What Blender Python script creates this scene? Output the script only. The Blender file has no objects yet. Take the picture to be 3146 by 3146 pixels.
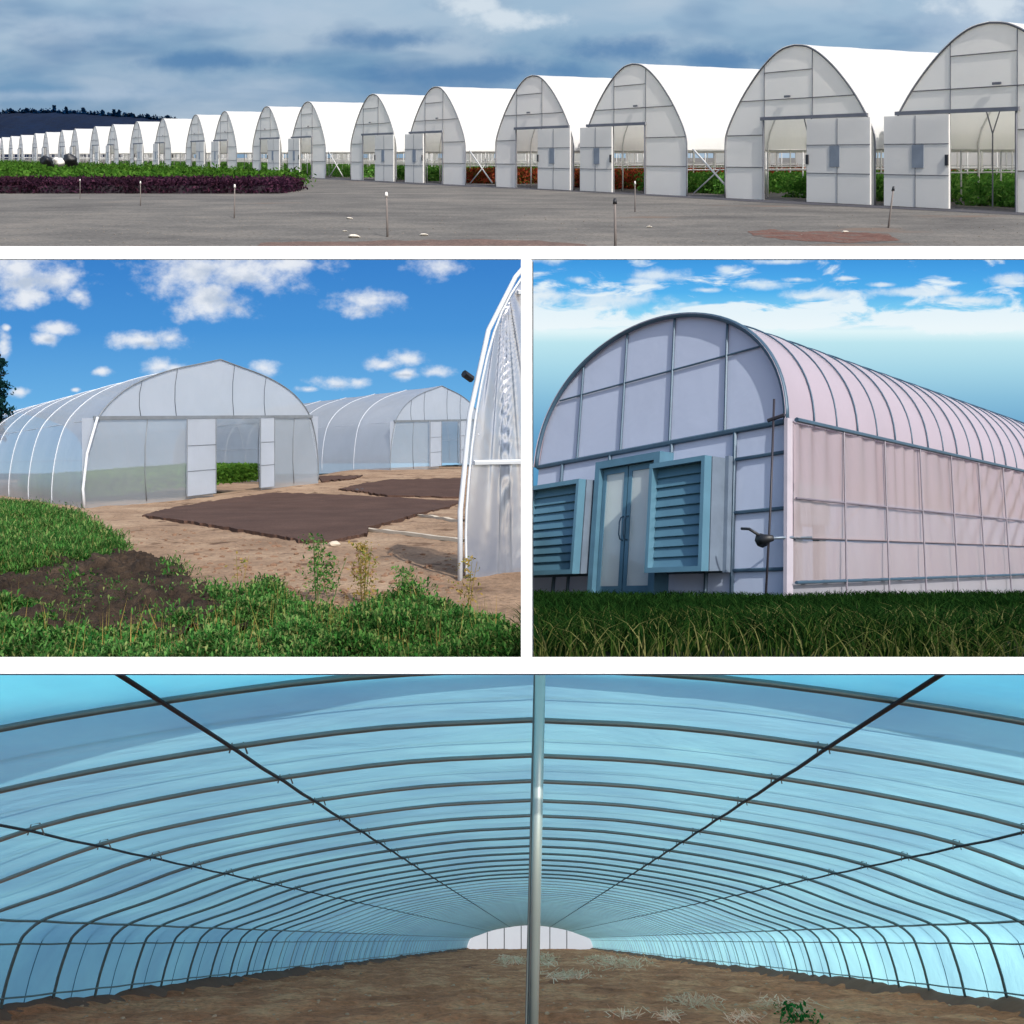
import bpy, bmesh, math, random
import numpy as np
from mathutils import Vector, noise
random.seed(7); RNG = np.random.default_rng(7)
sc = bpy.context.scene
COL = sc.collection
F = 790.0                      # focal length in pixels of a 1024 picture
ST, SM, SB = 200.0, 40.0, 2.0  # metres per unit in the long row / the middle places / the tunnel

def lin(r, g, b):
    def c(v):
        v /= 255.0
        return v/12.92 if v <= .04045 else ((v+.055)/1.055)**2.4
    return (c(r), c(g), c(b), 1.0)
# ------------------------------------------------------------------ objects
def link(o, parent=None):
    COL.objects.link(o)
    if parent is not None: o.parent = parent
    return o
def tag(o, label=None, cat=None, group=None, kind=None):
    if label: o['label'] = label
    if cat: o['category'] = cat
    if group: o['group'] = group
    if kind: o['kind'] = kind
    return o
def empty(name, loc, label=None, cat=None, group=None):
    o = bpy.data.objects.new(name, None); o.location = loc; o.empty_display_size = 1
    link(o); return tag(o, label, cat, group)
def copy_tree(o, parent=None):
    c = o.copy(); COL.objects.link(c)
    if parent is not None: c.parent = parent
    for ch in list(o.children): copy_tree(ch, c)
    return c
class MB:
    """collects geometry; T maps local (a,b,c) to metres"""
    def __init__(s, T=None):
        s.v = []; s.f = []; s.T = T or (lambda a, b, c: (a, b, c)); s.smooth = False
    def p(s, a, b, c):
        s.v.append(tuple(s.T(a, b, c))); return len(s.v)-1
    def quad(s, *pts):
        s.f.append(tuple(s.p(*q) for q in pts))
    def box(s, a0, a1, b0, b1, c0, c1):
        i = [s.p(a, b, c) for a in (a0, a1) for b in (b0, b1) for c in (c0, c1)]
        for q in ((0,1,3,2),(4,6,7,5),(0,4,5,1),(2,3,7,6),(0,2,6,4),(1,5,7,3)): s.f.append(tuple(i[k] for k in q))
    def grid(s, pts):
        n = len(pts); m = len(pts[0]); base = len(s.v)
        for r in pts:
            for q in r: s.v.append(tuple(s.T(*q)))
        for i in range(n-1):
            for j in range(m-1):
                s.f.append((base+i*m+j, base+i*m+j+1, base+(i+1)*m+j+1, base+(i+1)*m+j))
    def tube(s, path, r, n=6, world=False, r2=None):
        P = [Vector(q) if world else Vector(s.T(*q)) for q in path]
        m = len(P); base = len(s.v)
        ref = None
        for k in range(m):
            d = (P[min(k+1, m-1)]-P[max(k-1, 0)]).normalized()
            if ref is None:
                ref = Vector((0,0,1)) if abs(d.z) < .9 else Vector((1,0,0))
            e = (ref - d*ref.dot(d)).normalized(); g = d.cross(e); ref = e
            rr = r if r2 is None else r+(r2-r)*k/(m-1)
            for j in range(n):
                t = 2*math.pi*j/n
                s.v.append(tuple(P[k] + (e*math.cos(t)+g*math.sin(t))*rr))
        for k in range(m-1):
            for j in range(n):
                s.f.append((base+k*n+j, base+k*n+(j+1)%n, base+(k+1)*n+(j+1)%n, base+(k+1)*n+j))
        s.f.append(tuple(base+j for j in range(n))[::-1]); s.f.append(tuple(base+(m-1)*n+j for j in range(n)))
    def build(s, name, mat, parent=None, loc=(0,0,0), smooth=False):
        me = bpy.data.meshes.new(name); me.from_pydata(s.v, [], s.f); me.update()
        if smooth: me.shade_smooth()
        me.materials.append(mat)
        o = bpy.data.objects.new(name, me); o.location = loc
        return link(o, parent)
def np_mesh(name, V, Fc, mat, parent=None, smooth=False, loc=(0,0,0)):
    me = bpy.data.meshes.new(name)
    k = Fc.shape[1]
    me.vertices.add(len(V)); me.vertices.foreach_set('co', V.astype(np.float32).ravel())
    me.loops.add(Fc.size); me.loops.foreach_set('vertex_index', Fc.astype(np.int32).ravel())
    me.polygons.add(len(Fc)); me.polygons.foreach_set('loop_start', np.arange(0, Fc.size, k, dtype=np.int32))
    me.update(calc_edges=True)
    if smooth: me.shade_smooth()
    me.materials.append(mat)
    o = bpy.data.objects.new(name, me); o.location = loc
    return link(o, parent)
def cut(root, n, side):
    """cut the meshes under root by the plane through the origin with normal n, keep dot(n,p)*side > 0"""
    for o in [root]+list(root.children_recursive):
        if o.type != 'MESH': continue
        off = Vector((0,0,0)); q = o
        while q is not None: off += q.location; q = q.parent
        bm = bmesh.new(); bm.from_mesh(o.data)
        if len(bm.verts):
            nn = Vector(n)*side
            bmesh.ops.bisect_plane(bm, geom=bm.verts[:]+bm.edges[:]+bm.faces[:], plane_co=-off, plane_no=nn, clear_inner=True, dist=1e-4)
        bm.to_mesh(o.data); bm.free(); o.data.update()
        if len(o.data.vertices) == 0:
            bpy.data.objects.remove(o)
PV = (1.0, -15.25/F, 0.0)                 # the upright divider's plane
def spl(pts, n):
    """smooth curve through 2-D points"""
    P = [np.array(p, float) for p in pts]; out = []
    for i in range(len(P)-1):
        a = P[i-1] if i else 2*P[0]-P[1]; b, c = P[i], P[i+1]; d = P[i+2] if i+2 < len(P) else 2*P[-1]-P[-2]
        for k in range(n):
            t = k/n
            out.append(tuple(.5*((2*b)+(-a+c)*t+(2*a-5*b+4*c-d)*t*t+(-a+3*b-3*c+d)*t**3)))
    out.append(tuple(P[-1])); return out
def at(px, py, d): return np.array(((px-512)/F*d, d, (512-py)/F*d))
def fbm(x, y, sc_=1.0, o=4):
    return noise.fractal(Vector((x*sc_, y*sc_, 3.1)), 1.0, 2.0, o)
# ------------------------------------------------------------------ materials
MATS = {}
class NT:
    def __init__(s, name):
        m = bpy.data.materials.new(name); m.use_nodes = True; s.m = m; s.t = m.node_tree; s.t.nodes.clear()
        s.out = s.n('ShaderNodeOutputMaterial'); MATS[name] = m
    def n(s, typ, **kw):
        nd = s.t.nodes.new(typ)
        for k, v in kw.items():
            if k.startswith('i_'): nd.inputs[k[2:].replace('_', ' ')].default_value = v
            else: setattr(nd, k, v)
        return nd
    def l(s, a, b): s.t.links.new(a, b)
    def math(s, op, a, b=None, clamp=False):
        nd = s.n('ShaderNodeMath', operation=op); nd.use_clamp = clamp
        for i, q in enumerate((a, b)):
            if q is None: continue
            if isinstance(q, (int, float)): nd.inputs[i].default_value = q
            else: s.l(q, nd.inputs[i])
        return nd.outputs[0]
    def mix(s, f, a, b, blend='MIX'):
        nd = s.n('ShaderNodeMix', data_type='RGBA', blend_type=blend)
        for i, q in ((0, f), (6, a), (7, b)):
            if isinstance(q, (int, float)): nd.inputs[i].default_value = q
            elif isinstance(q, tuple): nd.inputs[i].default_value = q
            else: s.l(q, nd.inputs[i])
        return nd.outputs[2]
    def ramp(s, fac, stops, interp='LINEAR'):
        nd = s.n('ShaderNodeValToRGB'); cr = nd.color_ramp; cr.interpolation = interp
        while len(cr.elements) < len(stops): cr.elements.new(.5)
        for e, (p, c) in zip(cr.elements, stops): e.position = p; e.color = c
        s.l(fac, nd.inputs[0]); return nd.outputs[0]
    def noise(s, scale, vec=None, detail=4, rough=.55, dist=0.0, stretch=None):
        co = vec or s.n('ShaderNodeTexCoord').outputs['Object']
        if stretch:
            mp = s.n('ShaderNodeMapping'); mp.inputs['Scale'].default_value = stretch; s.l(co, mp.inputs[0]); co = mp.outputs[0]
        nd = s.n('ShaderNodeTexNoise', i_Scale=scale, i_Detail=detail, i_Roughness=rough, i_Distortion=dist)
        s.l(co, nd.inputs['Vector']); return nd.outputs[0]
    def bump(s, h, strength, dist):
        nd = s.n('ShaderNodeBump', i_Strength=strength, i_Distance=dist); s.l(h, nd.inputs['Height']); return nd.outputs[0]
def W(v): return (v, v, v, 1)
def solid(name, col, rough=.5, metal=0.0, S=1.0, var=.12, bump=0.0, nscale=3.0):
    s = NT(name); b = s.n('ShaderNodeBsdfPrincipled', i_Roughness=rough, i_Metallic=metal)
    nz = s.noise(nscale/S, detail=5)
    c = s.ramp(nz, [(.3, tuple(x*(1-var) for x in col[:3])+(1,)), (.7, tuple(min(1, x*(1+var)) for x in col[:3])+(1,))])
    s.l(c, b.inputs['Base Color']); s.l(b.outputs[0], s.out.inputs[0])
    if bump: s.l(s.bump(nz, 1.0, bump*S), b.inputs['Normal'])
    return s.m
def film(name, dif, tra, tw=.4, clear=0.0, gloss=.08, rough=.3, S=1.0, bump=.02, stretch=(1,1,1), nscale=1.2, var=.06, mottle=None):
    """plastic sheet: diffuse + light passing through + a clear share"""
    s = NT(name)
    nz = s.noise(nscale/S, detail=4, stretch=stretch, dist=.4)
    nrm = s.bump(nz, 1.0, bump*S) if bump else None
    n2 = s.noise(.5/S if mottle is None else mottle/S, detail=5)
    def vc(c): return s.ramp(n2, [(.3, tuple(x*(1-var) for x in c[:3])+(1,)), (.7, tuple(min(1, x*(1+var)) for x in c[:3])+(1,))])
    d = s.n('ShaderNodeBsdfDiffuse'); s.l(vc(dif), d.inputs[0])
    t = s.n('ShaderNodeBsdfTranslucent'); s.l(vc(tra), t.inputs[0])
    g = s.n('ShaderNodeBsdfGlossy', i_Roughness=rough); g.inputs[0].default_value = W(.9)
    if nrm:
        for q in (d, t, g): s.l(nrm, q.inputs['Normal'])
    m1 = s.n('ShaderNodeMixShader'); m1.inputs[0].default_value = tw; s.l(d.outputs[0], m1.inputs[1]); s.l(t.outputs[0], m1.inputs[2])
    fr = s.n('ShaderNodeLayerWeight', i_Blend=.5); ff = s.math('POWER', fr.outputs['Facing'], 4.0); ff = s.math('ADD', s.math('MULTIPLY', ff, .45), gloss*.5, True)
    m2 = s.n('ShaderNodeMixShader'); s.l(ff, m2.inputs[0]); s.l(m1.outputs[0], m2.inputs[1]); s.l(g.outputs[0], m2.inputs[2])
    last = m2
    if clear:
        tr = s.n('ShaderNodeBsdfTransparent'); tr.inputs[0].default_value = W(.95)
        m3 = s.n('ShaderNodeMixShader'); m3.inputs[0].default_value = clear; s.l(m2.outputs[0], m3.inputs[1]); s.l(tr.outputs[0], m3.inputs[2]); last = m3
    s.l(last.outputs[0], s.out.inputs[0]); return s.m
def leafy(name, cols, S=1.0, tw=.3):
    s = NT(name); g = s.n('ShaderNodeNewGeometry')
    n = len(cols); c = s.ramp(g.outputs['Random Per Island'], [(i/max(1, n-1), k) for i, k in enumerate(cols)])
    big = s.noise(.35/S, detail=3); c = s.mix(s.ramp(big, [(.35, W(0)), (.65, W(1))]), c, s.mix(1.0, c, (.55, .6, .5, 1), 'MULTIPLY'))
    d = s.n('ShaderNodeBsdfDiffuse'); t = s.n('ShaderNodeBsdfTranslucent'); s.l(c, d.inputs[0]); s.l(c, t.inputs[0])
    m = s.n('ShaderNodeMixShader'); m.inputs[0].default_value = tw; s.l(d.outputs[0], m.inputs[1]); s.l(t.outputs[0], m.inputs[2])
    s.l(m.outputs[0], s.out.inputs[0]); return s.m
def earth(name, stops, S, scale=1.0, fine=18.0, bump=.05, spot=None, stretch=None, rough=.95):
    s = NT(name); b = s.n('ShaderNodeBsdfPrincipled', i_Roughness=rough); b.inputs['Specular IOR Level'].default_value = .2
    nz = s.noise(scale/S, detail=9, rough=.65, stretch=stretch); c = s.ramp(nz, stops)
    fz = s.noise(fine/S, detail=5, rough=.7)
    c = s.mix(1.0, c, s.ramp(fz, [(.28, W(.55)), (.5, W(1)), (.75, W(1.3))]), 'MULTIPLY')
    if spot:
        sz = s.noise(spot[0]/S, detail=4, stretch=spot[3] if len(spot) > 3 else None); c = s.mix(s.ramp(sz, [(spot[1], W(0)), (spot[1]+.07, W(1))]), c, spot[2])
    s.l(c, b.inputs['Base Color'])
    s.l(s.bump(s.math('ADD', nz, s.math('MULTIPLY', fz, .35)), 1.0, bump*S), b.inputs['Normal'])
    s.l(b.outputs[0], s.out.inputs[0]); return s.m

# ------------------------------------------------------------------ skies (panels far behind each place)
def sky_sheet(name, px0, px1, py0, py1, d, label):
    """coordinates of the sheet: object x,y in 100-pixel units"""
    k = d/F
    me = bpy.data.meshes.new(name)
    N = 12
    V = [((px0+(px1-px0)*i/N-512)/100, 0, (512-(py0+(py1-py0)*j/N))/100) for j in range(N+1) for i in range(N+1)]
    Fc = [(j*(N+1)+i, j*(N+1)+i+1, (j+1)*(N+1)+i+1, (j+1)*(N+1)+i) for j in range(N) for i in range(N)]
    me.from_pydata(V, [], Fc); o = bpy.data.objects.new(name, me); o.location = (0, d, 0); o.scale = (100*k,)*3
    link(o); tag(o, label, None, None, 'structure'); return o
class Sky(NT):
    def __init__(s, name):
        super().__init__(name); tc = s.n('ShaderNodeTexCoord'); s.co = tc.outputs['Object']
        x = s.n('ShaderNodeSeparateXYZ'); s.l(s.co, x.inputs[0]); s.x = x.outputs[0]; s.z = x.outputs[2]
    def vgrad(s, stops):
        """stops: (row, colour), rows in pixels, top first"""
        z0, z1 = (512-stops[-1][0])/100, (512-stops[0][0])/100
        mr = s.n('ShaderNodeMapRange'); mr.inputs[1].default_value = z1; mr.inputs[2].default_value = z0; s.l(s.z, mr.inputs[0])
        R0, R1 = stops[0][0], stops[-1][0]
        return s.ramp(mr.outputs[0], [((r-R0)/(R1-R0), c) for r, c in stops])
    def blobs(s, lst, amp=.9, nscale=2.2, soft=.25, thr=.0, detail=7):
        """lst: (px,row,rx,ry) ellipses with ragged edges"""
        cur = None
        nv = s.noise(nscale, s.co, detail=detail, rough=.6, stretch=(1, 1, 1.4))
        for (px, py, rx, ry) in lst:
            mp = s.n('ShaderNodeMapping'); sx, sz = 100/rx, 100/ry
            mp.inputs['Location'].default_value = (-(px-512)/100*sx, 0, -(512-py)/100*sz); mp.inputs['Scale'].default_value = (sx, 0, sz)
            s.l(s.co, mp.inputs[0]); ln = s.n('ShaderNodeVectorMath', operation='LENGTH'); s.l(mp.outputs[0], ln.inputs[0])
            d = s.math('SUBTRACT', 1.0, ln.outputs['Value'])
            cur = d if cur is None else s.math('MAXIMUM', cur, d)
        v = s.math('ADD', cur, s.math('MULTIPLY', s.math('SUBTRACT', nv, .5), amp*2))
        mr = s.n('ShaderNodeMapRange', interpolation_type='SMOOTHSTEP'); mr.inputs[1].default_value = thr; mr.inputs[2].default_value = thr+soft
        s.l(v, mr.inputs[0]); return mr.outputs[0]
    def end(s, col, strength=.81):
        e = s.n('ShaderNodeEmission', i_Strength=strength); s.l(col, e.inputs[0]); s.l(e.outputs[0], s.out.inputs[0]); return s.m
# ================================================================== light and camera
SUN_D = Vector((.38, -.66, .65)).normalized()          # towards the sun
sun = bpy.data.lights.new('sun', 'SUN'); sun.energy = 3.4; sun.angle = math.radians(.6); sun.color = (1, .95, .88)
so = bpy.data.objects.new('sun', sun); so.rotation_euler = SUN_D.to_track_quat('Z', 'Y').to_euler(); link(so)
wd = bpy.data.worlds.new('World'); sc.world = wd; wd.use_nodes = True
nt = wd.node_tree; nt.nodes.clear()
sk = nt.nodes.new('ShaderNodeTexSky'); sk.sky_type = 'NISHITA'; sk.sun_disc = False
sk.sun_elevation = math.asin(SUN_D.z); sk.sun_rotation = math.atan2(SUN_D.x, SUN_D.y); sk.air_density = 1.0; sk.dust_density = 2.0
bg = nt.nodes.new('ShaderNodeBackground'); bg.inputs[1].default_value = .15
wo = nt.nodes.new('ShaderNodeOutputWorld'); nt.links.new(sk.outputs[0], bg.inputs[0]); nt.links.new(bg.outputs[0], wo.inputs[0])
cam = bpy.data.cameras.new('camera'); cam.sensor_width = 36; cam.lens = F/1024*36; cam.clip_start = .1; cam.clip_end = 200000
co = bpy.data.objects.new('camera', cam); co.rotation_euler = (math.radians(90), 0, 0); link(co); sc.camera = co
sc.view_settings.view_transform = 'Standard'; sc.view_settings.look = 'None'; sc.view_settings.exposure = .3; sc.view_settings.gamma = 1
sc.cycles.transparent_max_bounces = 24; sc.cycles.max_bounces = 8

# ================================================================== white dividers between the places
m_div = solid('white_paint', W(.93), .6, S=4, var=.01); m_edge = solid('dark_edge', lin(45, 55, 70), .6, S=4)
def bar_h(name, r0, r1, d, label, trim=None):
    """level bar whose front slopes like a sill"""
    t = empty(name, (0, d, (512-r1)/F*d), label, 'divider', 'white dividers between the four places')
    h = (r1-r0)/F*d; w = 700/F*d
    b = MB(); b.grid([[(-w, 0, 0), (w, 0, 0)], [(-w, h*.15, h*1.005), (w, h*.15, h*1.005)]])
    b.quad((-w, h*.15, h*1.005), (w, h*.15, h*1.005), (w, h*.2, h), (-w, h*.2, h)); b.quad((-w, h*.2, h), (w, h*.2, h), (w, h*.2, 0), (-w, h*.2, 0)); b.quad((-w, 0, 0), (-w, h*.2, 0), (w, h*.2, 0), (w, 0, 0))
    b.build('face', m_div, t)
    if trim:
        e = MB(); e.box(-w, w, -h*.02, h*.06, -h*.09, -h*.002); e.build('edge_strip', m_edge, t)
    return t
bar_h('white_divider', 245.6, 259.0, 100, 'long white level divider under the row of arched greenhouses')
bar_h('white_divider', 657.6, 673.6, 5.0, 'wide white level divider above the blue tunnel', True)
d = 100; t = empty('white_divider', at(527, 657, d), 'short upright white divider between the two middle places', 'divider', 'white dividers between the four places')
h = 398/F*d; w = 12/F*d
b = MB(); x0, x1 = (521-527)/F*d, (532.2-527)/F*d
for (a, bb) in ((( x0, w*.9), (x0+w*.1, w*.5)), ((x0+w*.1, w*.5), (x1, 0))): pass
b.quad((x0, -w*.5, 0), (x1, w*.1, 0), (x1, w*.1, h), (x0, -w*.5, h)); b.quad((x0, -w*.5, 0), (x0, -w*.5, h), (x0, w, h), (x0, w, 0)); b.quad((x1, w*.1, 0), (x1, w, 0), (x1, w, h), (x1, w*.1, h)); b.quad((x0, w, 0), (x0, w, h), (x1, w, h), (x1, w, 0))
b.build('face', m_div, t)
b = MB(); b.box(x1+.01, x1+w*.1, w*.1, w*.4, 0, h*.995); b.build('edge_strip', m_edge, t)
# ================================================================== UPPER PLACE: the long row of arched greenhouses
TY, TE = 357/F, 1.489                                   # slope of the ground, eye height
def gt(x, y): return TY*y-TE
def tg(px, py):                                         # ground point under a pixel
    d = TE*F/max(2.0, py-155.0); return np.array(((px-512)/F*d, d, gt(0, d)))
HW, HH, HL = 2.6, 5.0, 26.0
u2 = math.hypot(.838, 1); UT = np.array((-.838, 1, TY))/u2
v2 = math.hypot(2.64, 1); VT = np.array((2.64, 1, TY))/v2
def Tt(u, v, w):                                        # u in half widths, v metres along the house, w in heights
    p = -UT*u*HW+VT*v; return (p[0]*ST, p[1]*ST, (p[2]+w*HH)*ST)
PT = [(1, 0), (1, .2), (1, .38), (.968, .46), (.89, .55), (.77, .66), (.64, .757), (.49, .852), (.32, .935), (.16, .985), (0, 1)]
hp = spl(PT, 3); prof = hp+[(-a, b) for a, b in hp[::-1][1:]]          # right foot over the top to the left foot
def ph(u):
    u = abs(u)
    for (a, b), (c, d_) in zip(hp, hp[1:]):
        if c <= u <= a and a > c: return b+(d_-b)*(a-u)/(a-c)
    return hp[-1][1] if u < .01 else .38
m_roof = film('white_greenhouse_film', lin(246, 246, 244), lin(252, 248, 238), .48, 0, .05, .5, S=ST, bump=.03, nscale=.8, var=.02)
m_end = film('grey_end_film', lin(250, 249, 247), lin(250, 248, 244), .42, 0, .03, .5, S=ST, bump=.01, var=.03)
m_leaf = film('grey_door_film', lin(242, 241, 238), lin(238, 237, 234), .4, 0, .03, .45, S=ST, bump=.012, var=.03)
m_rail = solid('grey_steel_rail', lin(110, 112, 118), .5, .3, S=ST); m_post = solid('galvanised_post', lin(205, 205, 203), .5, .1, S=ST)
m_win = solid('blue_grey_pane', lin(120, 128, 138), .3, S=ST); m_blk = solid('black_plastic', lin(28, 30, 35), .5, S=ST)
def hoop_house(mir, loc, ribs=15):
    """mir = 1: door leaf on the right, -1: on the left"""
    t = empty('hoop_greenhouse', loc)
    ft = MB(Tt)                                         # roof sheet, lower edge at the gutter height, slight sag between hoops
    top = [q for q in prof if q[1] > .345]; NV = 52; rows = []
    for k in range(NV+1):
        v = -.04+(HL+.04)*k/NV; sg = .004*math.sin(math.pi*((v*.555) % 1))
        wob = .012*math.sin(v*1.7)
        rows.append([(a*(1.012-sg), v, b*(1.006-sg)) for a, b in top[:1]]+[(a*(1.012-sg), v, b*(1.008-sg)) for a, b in top[1:-1]]+[(a*(1.012-sg), v, b*(1.006-sg)) for a, b in top[-1:]])
        rows[-1][0] = (1.012, v, .335+wob*.5); rows[-1][-1] = (-1.012, v, .335-wob*.5)
    ft.grid(rows); ft.build('roof_film', m_roof, t, smooth=True)
    # end wall with a doorway between D0 and D1
    D0, D1, DT = (-.42, .235, .53) if mir > 0 else (-.25, .375, .53)
    def strips(mb, us, lo, v):
        for a, b in zip(us, us[1:]):
            mid = (a+b)/2; l = lo(mid)
            mb.quad((mir*a, v, l), (mir*b, v, l), (mir*b, v, ph(b)*.997 if abs(b) < .999 else .4), (mir*a, v, ph(a)*.997 if abs(a) < .999 else .4))
    us = sorted(set([-1, D0, D1, 1]+[i/24 for i in range(-23, 24)]))
    e = MB(Tt); strips(e, us, lambda m: DT if D0 < m < D1 else 0, .0); e.build('end_wall', m_end, t)
    e = MB(Tt); strips(e, us, lambda m: 0, HL-.05); e.build('back_wall', m_end, t)
    r = MB(Tt); r.tube([(a*1.0, -.03, b) for a, b in prof], .028*ST, 5); r.build('end_arch', m_rail, t, smooth=True)
    r = MB(Tt)                                          # the thin rails over the end wall
    def rail(u0, w0, u1, w1, th=.014): r.tube([(mir*u0, -.016, w0), (mir*u1, -.016, w1)], th*ST, 4)
    rail(-.77, .66, .77, .66); rail(D0, .84, D1, .84); rail(D0, DT, D0, ph(D0)); rail(D1, DT, D1, ph(D1))
    rail(-.99, .43, D0, .43); rail(-1, .215, D0, .215)
    r.build('wall_rails', m_rail, t)
    r = MB(Tt); r.box(mir*(D0-.03), mir*.93, -.11, -.05, DT-.004, DT+.018); r.build('door_track', m_rail, t)
    for q_, r_ in ((D0, .035), (D1, .025)): r = MB(Tt); r.tube([(mir*q_, -.05, 0), (mir*q_, -.05, DT)], r_*ST, 5); r.build('door_jamb', m_rail, t)
    df = MB(Tt); x0, x1 = D1-.025, (.985 if mir > 0 else 1.03); df.box(mir*x0, mir*x1, -.17, -.12, .004, DT-.008); dl = df.build('sliding_door', m_leaf, t)
    df = MB(Tt)
    def dr(u0, w0, u1, w1): df.tube([(mir*u0, -.173, w0), (mir*u1, -.173, w1)], .012*ST, 4)
    dr(x0, .36, x1, .36); dr(x0, .185, x1, .185); xm = (x0+x1)/2; dr(xm, .004, xm, DT-.01)
    df.build('door_frame', m_rail, dl)
    df = MB(Tt); df.box(mir*(xm-.09), mir*(xm+.03), -.19, -.172, .225, .355); df.build('door_pane', m_win, dl)
    df = MB(Tt); df.box(mir*(x0+.0), mir*(x0+.03), -.21, -.172, .24, .3); df.build('handle', m_blk, dl)
    df = MB(Tt); df.box(mir*-.12, mir*-.04, -.09, -.055, .668, .682); df.build('vent_latch', m_rail, t)
    for k in range(1, ribs):
        v = HL*k/(ribs) ; hm = MB(Tt); hm.tube([(a*.99, 0, b*.99) for a, b in (prof[::3])], .03*ST, 4)
        if k == 1: first = hm.build('hoop', m_post, t, smooth=True); o = first
        else: o = first.copy(); link(o, t)
        p = VT*v*ST; o.location = (p[0], p[1], p[2])
    for sgn in (1, -1):
        g = MB(Tt); g.tube([(sgn*1.0, 0, .33), (sgn*1.0, HL, .33)], .03*ST, 4); g.build('side_rail', m_post, t)
        g = MB(Tt); g.tube([(sgn*1.0, 0, .19), (sgn*1.0, HL, .19)], .018*ST, 4); g.build('side_rail', m_post, t)
    g = MB(Tt)
    g.tube([(-.62, 1.9, .77), (-.45, 1.9, .42), (-.45, 1.9, .0)], .022*ST, 4); g.tube([(-.15, 1.9, .96), (-.45, 1.9, .42)], .02*ST, 4); g.build('inner_brace', m_rail, t)
    return t
XS = [990, 795, 633, 533, 436, 373, 308, 267, 225, 196, 163, 137, 113, 95, 75, 62, 46, 35, 21, 11, 2, -7, -16]
DS = [945*25.3/(x+150) for x in XS]
ordn = ['nearest', 'second', 'third', 'fourth', 'fifth', 'sixth', 'seventh', 'eighth', 'ninth', 'tenth', 'eleventh', 'twelfth', 'thirteenth', 'fourteenth', 'fifteenth', 'sixteenth', 'seventeenth', 'eighteenth', 'nineteenth', 'twentieth', 'twenty-first', 'twenty-second', 'twenty-third']
R1 = hoop_house(-1, (0, 0, 0)); R2 = hoop_house(1, (0, 0, 0)); H_TOP = []
for i, (x, dd) in enumerate(zip(XS, DS)):
    src = R1 if i % 2 == 0 else R2
    o = src if i < 2 else copy_tree(src)
    X = (x-512)/F*dd; o.location = (X*ST, dd*ST, gt(X, dd)*ST)
    side = 'left' if i % 2 == 0 else 'right'
    nm = 'nearest arched white greenhouse, cut by the right edge of the picture' if i == 0 else ordn[i]+' arched white greenhouse from the right, its sliding door pushed to the '+side
    tag(o, nm, 'greenhouse', 'arched white greenhouses in the long row'); H_TOP.append(o)
# crossed braces in the gap beside the third house's wall
def brace(i, label, s=1):
    X, dd = (XS[i]-512)/F*DS[i], DS[i]
    b = MB(Tt); b.tube([(s*1.05, .1, .34), (s*1.62, .3, .03)], .035*ST, 5); b.tube([(s*1.05, .12, .02), (s*1.45, .22, .2)], .028*ST, 5)
    o = b.build('cross_brace', m_post, None, (X*ST, dd*ST, gt(X, dd)*ST), True); tag(o, label, 'brace', 'pale crossed braces in the gaps between greenhouses')
# (u grows towards the right of the picture, towards the nearer house)
brace(2, 'pale crossed brace in the gap left open beside the third greenhouse'); brace(4, 'pale crossed brace in the gap beside the fifth greenhouse'); brace(6, 'small pale crossed brace in the gap beside the seventh greenhouse')
# ---- ground
m_yard = earth('grey_yard', [(.25, lin(72, 70, 70)), (.5, lin(98, 96, 93)), (.75, lin(122, 117, 111))], ST, .35, 14, .03, spot=(.22, .63, lin(104, 92, 84), (1, 3, 1)), stretch=(1, 2, 1))
m_red = earth('red_dirt', [(.3, lin(84, 58, 52)), (.5, lin(102, 76, 68)), (.62, lin(92, 84, 80))], ST, 2.5, 14, .04)
m_red2 = earth('pale_red_dirt', [(.3, lin(88, 76, 72)), (.7, lin(112, 92, 84))], ST, 2.5, 14, .04)
m_dark = solid('painted_shadow', lin(52, 52, 60), .8, S=ST, var=.2)  # dark colour standing for the shadow before the house fronts
n0 = 26; rows = []
for j in range(n0+1):
    t_ = j/n0; y = 11.0+(420-11.0)*t_**2.2
    rows.append([((-.95+2.1*i/30)*y, y, gt(0, y)) for i in range(31)])
# near edge exactly on the divider's sight line
y0 = TE*F/(252.3-155); rows[0] = [((-.95+2.1*i/30)*y0, y0, gt(0, y0)) for i in range(31)]
rows = [rows[0]]+[r for r in rows[1:] if r[0][1] > y0+.5]
b = MB(lambda a, b_, c: (a*ST, b_*ST, c*ST)); b.grid(rows); yard = b.build('ground', m_yard); tag(yard, 'flat grey gravel yard in front of the long row of greenhouses', None, None, 'structure')
def patch(name, pts_px, mat, lift, label, kind='structure', S=ST, gfun=None, jag=.0, seg=6, cat=None):
    """sheet over the ground inside an outline"""
    P = []
    n = len(pts_px)
    for i in range(n):
        a, b_ = np.array(pts_px[i], float), np.array(pts_px[(i+1) % n], float)
        for k in range(seg):
            q = a+(b_-a)*k/seg; nn = np.array((b_[1]-a[1], a[0]-b_[0])); q = q+nn/(np.linalg.norm(nn)+1e-6)*RNG.normal()*jag
            P.append(q)
    V = [tuple((gfun(q[0], q[1])+np.array((0, 0, lift)))*S) for q in P]
    me = bpy.data.meshes.new(name); bm = bmesh.new(); vs = [bm.verts.new(v) for v in V]; f = bm.faces.new(vs)
    if f.normal.z < 0: f.normal_flip()
    bmesh.ops.triangulate(bm, faces=[f]); bm.to_mesh(me); bm.free(); me.materials.append(mat)
    o = link(bpy.data.objects.new(name, me)); tag(o, label, cat, None, kind); return o
def c1(x, y): return (x*.1853, y*.1853)
def c2(x, y): return (325.5+x*.1853, y*.1853)
def c3(x, y): return (665.9+x*.1853, y*.1853)
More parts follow.
